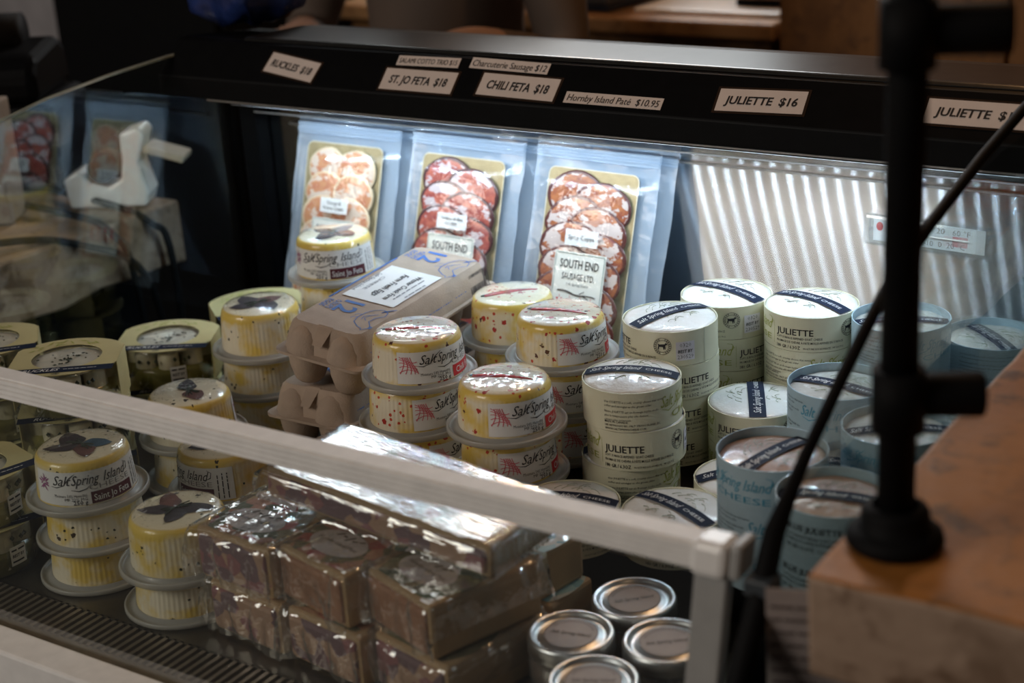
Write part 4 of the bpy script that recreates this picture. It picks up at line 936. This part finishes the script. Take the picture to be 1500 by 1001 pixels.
rs = slab('timber_counter', 'thick orange-brown timber slab counter at right, carrying the black pole', -.363, .55, .83, 1.75, .178, .25, 1, WOODR, timber('sawn_timber_face', (.34, .23, .16), (.46, .33, .24), (.13, .07, .035), .75, (3, 3, 9)))
part('support', MB().box(-.30, .5, .88, 1.7, FZ, .165), BLACKM, rs)
pl = thing('pole_stand', 'black metal pole stand with flange base and clamp knobs on the timber', 'stand', (-.330, .892, .251))
part('flange', MB().lathe([(.0003, 0), (.0290, 0), (.0310, .003), (.0300, .008), (.0250, .011), (.0215, .013), (.0215, .022), (.0200, .025), (.0150, .027)], 40), BLACKM, pl, True)
part('pole', MB().tube([(0, 0, .02), (0, .003, .62)], .0118, 24), BLACKM, pl, True)
for (z, x1, hh, nm) in ((.098, .044, .014, 'clamp_arm'), (.322, .050, .015, 'clamp_arm')):
    ar = part(nm, MB().tube([(.008, .012, z), (x1, .030, z)], [hh, hh*1.02], 18), BLACKM, pl, True, .003)
    part('clamp_collar', MB().lathe([(.0125, z-.02), (.0165, z-.02), (.0165, z+.02), (.0125, z+.02)], 24), BLACKM, pl, True)
ac = thing('acrylic_holder', 'clear acrylic sheet lying on the right timber slab', 'sign holder', (-.185, 1.045, .2535), (0, 0, R_(-3)))
part('sheet', MB().box(-.07, .16, -.10, .12, 0, .004), glass('acrylic', (.95, .95, .95), 2.0, .03), ac, bev=.001)
ps = thing('printed_sheet', 'pale printed notice sheets hanging beside the grey post', 'notice', (-.395, .868, .205), (R_(8), 0, R_(20)))
part('page', MB().box(-.012, .045, 0, .0008, -.22, .008), plain('notice_paper', (.42, .36, .34), .6), ps)
tl = MB()
for k in range(18): tl.illegible(.048 if k % 4 else .030, .0036, -.009, -.008-k*.0105, flat(-.0006), 0, k)
part('lettering', tl, plain('brown_grey_ink', (.12, .09, .08), .7), ps)

# ------------------------------------------------------------------ left timber, cables, white cradle, printer
WOODL = timber('pale_weathered_timber', (.30, .20, .12), (.38, .27, .17), (.10, .07, .045), .7, (12, 3, 14))
ls_ = slab('timber_counter', 'weathered timber slab counter beyond the left end glass', -2.25, -1.60, .6, 1.545, .082, .172, 5, WOODL, MATS['sawn_timber_face'])
part('support', MB().box(-2.2, -1.66, .65, 1.5, FZ, .075), BLACKM, ls_)
RUB = plain('black_cable_rubber', (.006, .006, .007), .7, spec=.15)
for pts, lab in (([(-1.75, 1.0, .185), (-1.64, 1.26, .185), (-1.590, 1.36, .16), (-1.575, 1.44, .10), (-1.575, 1.47, -.05), (-1.575, 1.5, -.4)], 'thick black cable hanging over the weathered slab edge'),
                 ([(-1.85, 1.42, .18), (-1.66, 1.40, .184), (-1.588, 1.405, .165), (-1.580, 1.43, .08), (-1.578, 1.45, -.3)], 'thin black cable, middle one over the weathered slab'),
                 ([(-1.85, 1.50, .18), (-1.66, 1.46, .184), (-1.590, 1.475, .160), (-1.580, 1.50, .09), (-1.580, 1.50, -.3)], 'thin black cable nearest the end of the weathered slab')):
    c = []
    for i in range(len(pts)-1):
        p0 = Vector(pts[max(i-1, 0)]); p1 = Vector(pts[i]); p2 = Vector(pts[i+1]); p3 = Vector(pts[min(i+2, len(pts)-1)])
        for k in range(6):
            q = k/6; c.append(.5*((2*p1)+(p2-p0)*q+(2*p0-5*p1+4*p2-p3)*q*q+(3*p1-p0-3*p2+p3)*q**3))
    c.append(Vector(pts[-1])); tag(link('power_cable', MB().tube(c, .0050, 8).mesh('cable', RUB, True)), lab, 'cable', 'cables over the left slab')
cr = thing('device_cradle', 'white plastic charging cradle with curved arm on the weathered slab', 'cradle', (-1.668, 1.492, .1740), (0, 0, R_(30)))
prof = [(-.055, 0), (.050, 0), (.056, .018), (.046, .060), (.060, .098), (.052, .108), (.026, .100), (.024, .062), (.020, .038), (.002, .028), (-.022, .034), (-.038, .052), (-.060, .040)]
cb = part('arm', MB().prism(prof, .05, lambda x, y, z: (x, y-.025, z)), WHITEP, cr, bev=.004)
part('dock_face', MB().box(.028, .084, -.024, .024, .086, .096), plain('cream_plastic', (.60, .50, .38), .4), cr, bev=.003, rot=(0, R_(18), 0))
part('dark_insert', MB().lathe([(.0003, -.024), (.019, -.024), (.019, .024), (.0003, .024)], 20), BLACKM, cr, True, loc=(-.006, 0, .052), rot=(PI/2, 0, 0))
pt = thing('receipt_printer', 'black receipt printer with rounded hood beyond the left glass', 'printer', (-1.915, 1.515, .1755), (0, 0, R_(32)))
part('body', MB().box(-.09, .11, -.09, .09, 0, .125), BLACK, pt, bev=.012)
part('hood', MB().extrude_x([(-.08, .125), (-.085, .165), (-.06, .190), (.05, .200), (.085, .18), (.09, .125)], -.085, .09), BLACK, pt, bev=.012)
part('paper_roll', MB().tube([(-.06, .02, .205), (.05, .02, .205)], .033, 24), BLACKM, pt, True)
tag(bevel(link('card_box', MB().box(-.035, .035, -.03, .03, 0, .16).mesh('card_box', plain('beige_board', (.28, .24, .20), .7)), None, (-1.765, 1.365, .1745), (0, 0, R_(30))), .003), 'narrow beige box standing beside the receipt printer', 'box')

# ------------------------------------------------------------------ behind the case
fr = thing('dark_cabinet', 'tall black cabinet standing behind the left end of the case', 'cabinet', (-2.42, 2.30, FZ))
part('body', MB().box(-.18, .27, -.05, .45, 0, 2.1), BLACK, fr, bev=.008)
part('door', MB().box(-.17, .26, -.07, -.052, .08, 2.05), BLACKM, fr, bev=.004)
bdw = thing('white_board', 'white speckled panel standing against the brown wall at top left', 'panel', (-3.36, 2.95, FZ))
part('panel', MB().box(-.34, .11, 0, .03, .905, 1.9), plain('speckled_white_panel', (.50, .48, .50), .7, var=.15, vs=12), bdw)
part('stand', MB().box(-.34, .11, 0, .04, 0, .902), timber('brown_stand', (.085, .045, .018), (.11, .06, .025), (.05, .03, .012)), bdw)
WOODB = timber('warm_counter_wood', (.30, .16, .065), (.38, .21, .09), (.18, .09, .035), .5, (3, 14, 14))
WOODD = timber('brown_cabinet_wood', (.17, .078, .024), (.22, .105, .034), (.11, .05, .018), .6, (14, 14, 3))
bc_ = thing('rear_counter', 'wooden rear work counter with brown front behind the case', 'counter', (0, 0, 0))
part('worktop', MB().box(-2.12, -1.165, 2.52, 3.15, .232, .262), WOODB, bc_, bev=.006)
part('front', MB().box(-2.10, -1.19, 2.56, 3.1, FZ, .231), WOODD, bc_)
cb_ = thing('wooden_cupboard', 'plain brown wooden cupboard at the right end of the rear counter', 'cupboard', (-.80, 2.50, FZ))
part('side', MB().box(-.352, .42, .02, .60, 0, 2.0), WOODD, cb_, bev=.004)
part('door', MB().box(-.345, .03, 0, .019, .02, 1.98), WOODD, cb_, bev=.003); part('door', MB().box(.036, .415, 0, .019, .02, 1.98), WOODD, cb_, bev=.003)
bx = thing('storage_box', 'dark grey lidded box on the rear counter', 'box', (-1.66, 2.70, .2625), (0, 0, R_(-8)))
part('body', MB().box(-.17, .17, -.12, .12, .012, .16), plain('charcoal_board', (.075, .07, .075), .6), bx, bev=.004); part('base_tray', MB().box(-.175, .175, -.125, .125, 0, .012), plain('navy_tray', (.01, .014, .03), .5), bx, bev=.002)
ty = thing('white_tray', 'white tray on the rear counter', 'tray', (-1.31, 2.70, .2625)); part('plate', MB().box(-.15, .13, -.13, .13, 0, .008), WHITEP, ty, bev=.003); part('upstand', MB().box(-.15, .13, .10, .13, .008, .16), WHITEP, ty, bev=.003)
sp_ = thing('wooden_block', 'small brown block with dark underside on the white tray', 'block', (-1.235, 2.655, .271)); part('top_half', MB().box(-.055, .055, -.03, .03, .012, .034), plain('tan_block', (.30, .17, .11), .5), sp_, bev=.006); part('lower_half', MB().box(-.052, .052, -.028, .028, 0, .012), BLACKM, sp_, bev=.003)

# a person in dark clothes stands behind the case: only the waist and one hand come into the picture
def person():
    root = thing('person', 'person in dark brown trousers and pale shirt standing behind the case', 'person', (-1.50, 2.05, FZ), (0, 0, R_(-10)))
    J = {'pel': (0, 0, .96, .135, .105), 'wai': (0, .0, 1.10, .130, .10), 'che': (0, .01, 1.30, .155, .115), 'sho': (0, .01, 1.44, .12, .09), 'nec': (0, 0, 1.52, .055, .055), 'hd0': (0, -.015, 1.60, .070, .080), 'hd1': (0, -.02, 1.69, .078, .095), 'hd2': (0, -.01, 1.77, .05, .06),
         'hl': (-.09, 0, .90, .095, .095), 'kl': (-.10, -.01, .50, .062, .065), 'al': (-.10, .02, .10, .042, .045), 'tl': (-.11, -.13, .035, .04, .03), 'hr': (.09, 0, .90, .095, .095), 'kr': (.10, -.01, .50, .062, .065), 'ar': (.10, .02, .10, .042, .045), 'tr': (.11, -.13, .035, .04, .03),
         'sl': (-.19, .01, 1.42, .058, .058), 'el': (-.27, -.05, 1.16, .043, .043), 'wl': (-.12, -.18, 1.19, .030, .027), 'pl': (-.08, -.21, 1.20, .040, .020), 'sr': (.19, .01, 1.42, .058, .058), 'er': (.26, -.01, 1.15, .043, .043), 'wr': (.25, -.16, 1.20, .030, .027), 'pr': (.24, -.22, 1.21, .040, .020)}
    E = [('pel', 'wai'), ('wai', 'che'), ('che', 'sho'), ('sho', 'nec'), ('nec', 'hd0'), ('hd0', 'hd1'), ('hd1', 'hd2'), ('pel', 'hl'), ('hl', 'kl'), ('kl', 'al'), ('al', 'tl'), ('pel', 'hr'), ('hr', 'kr'), ('kr', 'ar'), ('ar', 'tr'), ('sho', 'sl'), ('sl', 'el'), ('el', 'wl'), ('wl', 'pl'), ('sho', 'sr'), ('sr', 'er'), ('er', 'wr'), ('wr', 'pr')]
    for s, w_ in (('l', 'pl'), ('r', 'pr')):
        bx_, by_, bz_ = J[w_][:3]
        for k in range(4):
            dx = -.027+k*.018; J['f%d%sa' % (k, s)] = (bx_+dx, by_-.045, bz_+.004, .0095, .0095); J['f%d%sb' % (k, s)] = (bx_+dx*1.1, by_-.078-.006*(k in (1, 2)), bz_-.016, .0080, .0080); E += [(w_, 'f%d%sa' % (k, s)), ('f%d%sa' % (k, s), 'f%d%sb' % (k, s))]
        sg = 1 if s == 'l' else -1
        J['t%sa' % s] = (bx_+sg*.045, by_-.004, bz_-.006, .0105, .0105); J['t%sb' % s] = (bx_+sg*.056, by_-.034, bz_-.018, .0088, .0088); E += [(w_, 't%sa' % s), ('t%sa' % s, 't%sb' % s)]
    ks = list(J); me = bpy.data.meshes.new('body'); me.from_pydata([J[k][:3] for k in ks], [(ks.index(a), ks.index(b)) for a, b in E], [])
    o = link('body', me, root); sk = o.modifiers.new('skin', 'SKIN'); sk.use_smooth_shade = True
    ly = me.skin_vertices[0].data if me.skin_vertices else None
    if ly is None:
        bm_ = __import__('bmesh').new(); bm_.from_mesh(me); bm_.verts.layers.skin.verify(); bm_.to_mesh(me); bm_.free(); ly = me.skin_vertices[0].data
    for i, k in enumerate(ks): ly[i].radius = J[k][3:5]; ly[i].use_root = (k == 'pel')
    o.modifiers.new('sub', 'SUBSURF').levels = 2; o.modifiers['sub'].render_levels = 2
    # clothes and skin by height on one body surface
    m, nt, out = _base('skin_and_clothes'); p = princ(nt, out, .75); tc = nt.nodes.new('ShaderNodeTexCoord'); sx = nt.nodes.new('ShaderNodeSeparateXYZ'); nt.links.new(tc.outputs['Object'], sx.inputs[0])
    z = sx.outputs[2]; y = sx.outputs[1]
    c = mixc(nt, mth(nt, 'GREATER_THAN', z, 1.03), (.030, .014, .010), (.12, .085, .065))
    c = mixc(nt, mth(nt, 'GREATER_THAN', z, 1.50), c, (.42, .25, .17)); c = mixc(nt, mth(nt, 'LESS_THAN', y, -.14), c, (.40, .24, .17)); c = mixc(nt, mth(nt, 'LESS_THAN', z, .10), c, (.01, .01, .01))
    nt.links.new(c, p.inputs['Base Color']); me.materials.append(m)
    hr = MB().lathe([(.0003, .095), (.045, .085), (.080, .055), (.092, .015), (.090, -.03), (.075, -.05)], 24); part('hair', hr, plain('dark_hair', (.02, .013, .01), .6), root, True, loc=(0, .004, 1.715))
    for s in (-1, 1):
        e = MB().lathe([(.0003, -.009), (.007, -.006), (.009, 0), (.007, .006), (.0003, .009)], 12); part('eye', e, plain('eye_white', (.5, .48, .45), .3), root, True, loc=(s*.030, -.094, 1.695))
        part('ear', MB().lathe([(.0003, -.03), (.012, -.02), (.014, .005), (.010, .022), (.0003, .03)], 12), plain('ear_skin', (.40, .24, .17), .6), root, True, loc=(s*.078, -.005, 1.68), scale=(.5, 1, 1))
    part('nose', MB().tube([(0, -.098, 1.70), (0, -.112, 1.675), (0, -.118, 1.662), (0, -.104, 1.652)], [.006, .009, .012, .008], 10), MATS['ear_skin'], root, True)
    part('mouth', MB().tube([(-.024, -.088, 1.625), (0, -.098, 1.622), (.024, -.088, 1.625)], [.003, .006, .003], 8), plain('lip_skin', (.34, .13, .11), .5), root, True)
    tie = MB().tube([(.10+.045*math.sin(q*PI/8)*1.3, -.118-.004*q, 1.045+.035*math.cos(q*PI/8)-.02) for q in range(13)], .012, 8).tube([(.06, -.112, 1.06), (.10, -.120, 1.05), (.13, -.118, 1.02), (.15, -.11, .98)], .010, 8)
    part('apron_tie', tie, plain('white_cotton', (.62, .60, .56), .8), root, True, lab='white cotton apron tie')
    return root
person()
bg = MB().lathe([(.0005, 0), (.05, .002), (.070, .02), (.073, .035), (.072, .05), (.066, .068), (.055, .085), (.044, .098), (.035, .11), (.030, .13), (.028, .15), (.030, .17), (.034, .19), (.040, .21)], 64)
bg.v = [(x*(1+.28*noise.noise(Vector((x*28, y*28, z*26)))), y*(1+.28*noise.noise(Vector((x*28+5, y*28, z*26)))), max(0, z+.012*noise.noise(Vector((x*40, y*40, z*40+3))))) for x, y, z in bg.v]
bl = link('plastic_bag', bg.mesh('plastic_bag', plain('blue_thin_plastic', (.020, .040, .16), .3, 0, .4, .3, bmp=.9, bs=55), True), None, (-1.485, 1.60, .4105)); tag(bl, 'crumpled blue plastic bag standing on the left end of the canopy', 'bag')
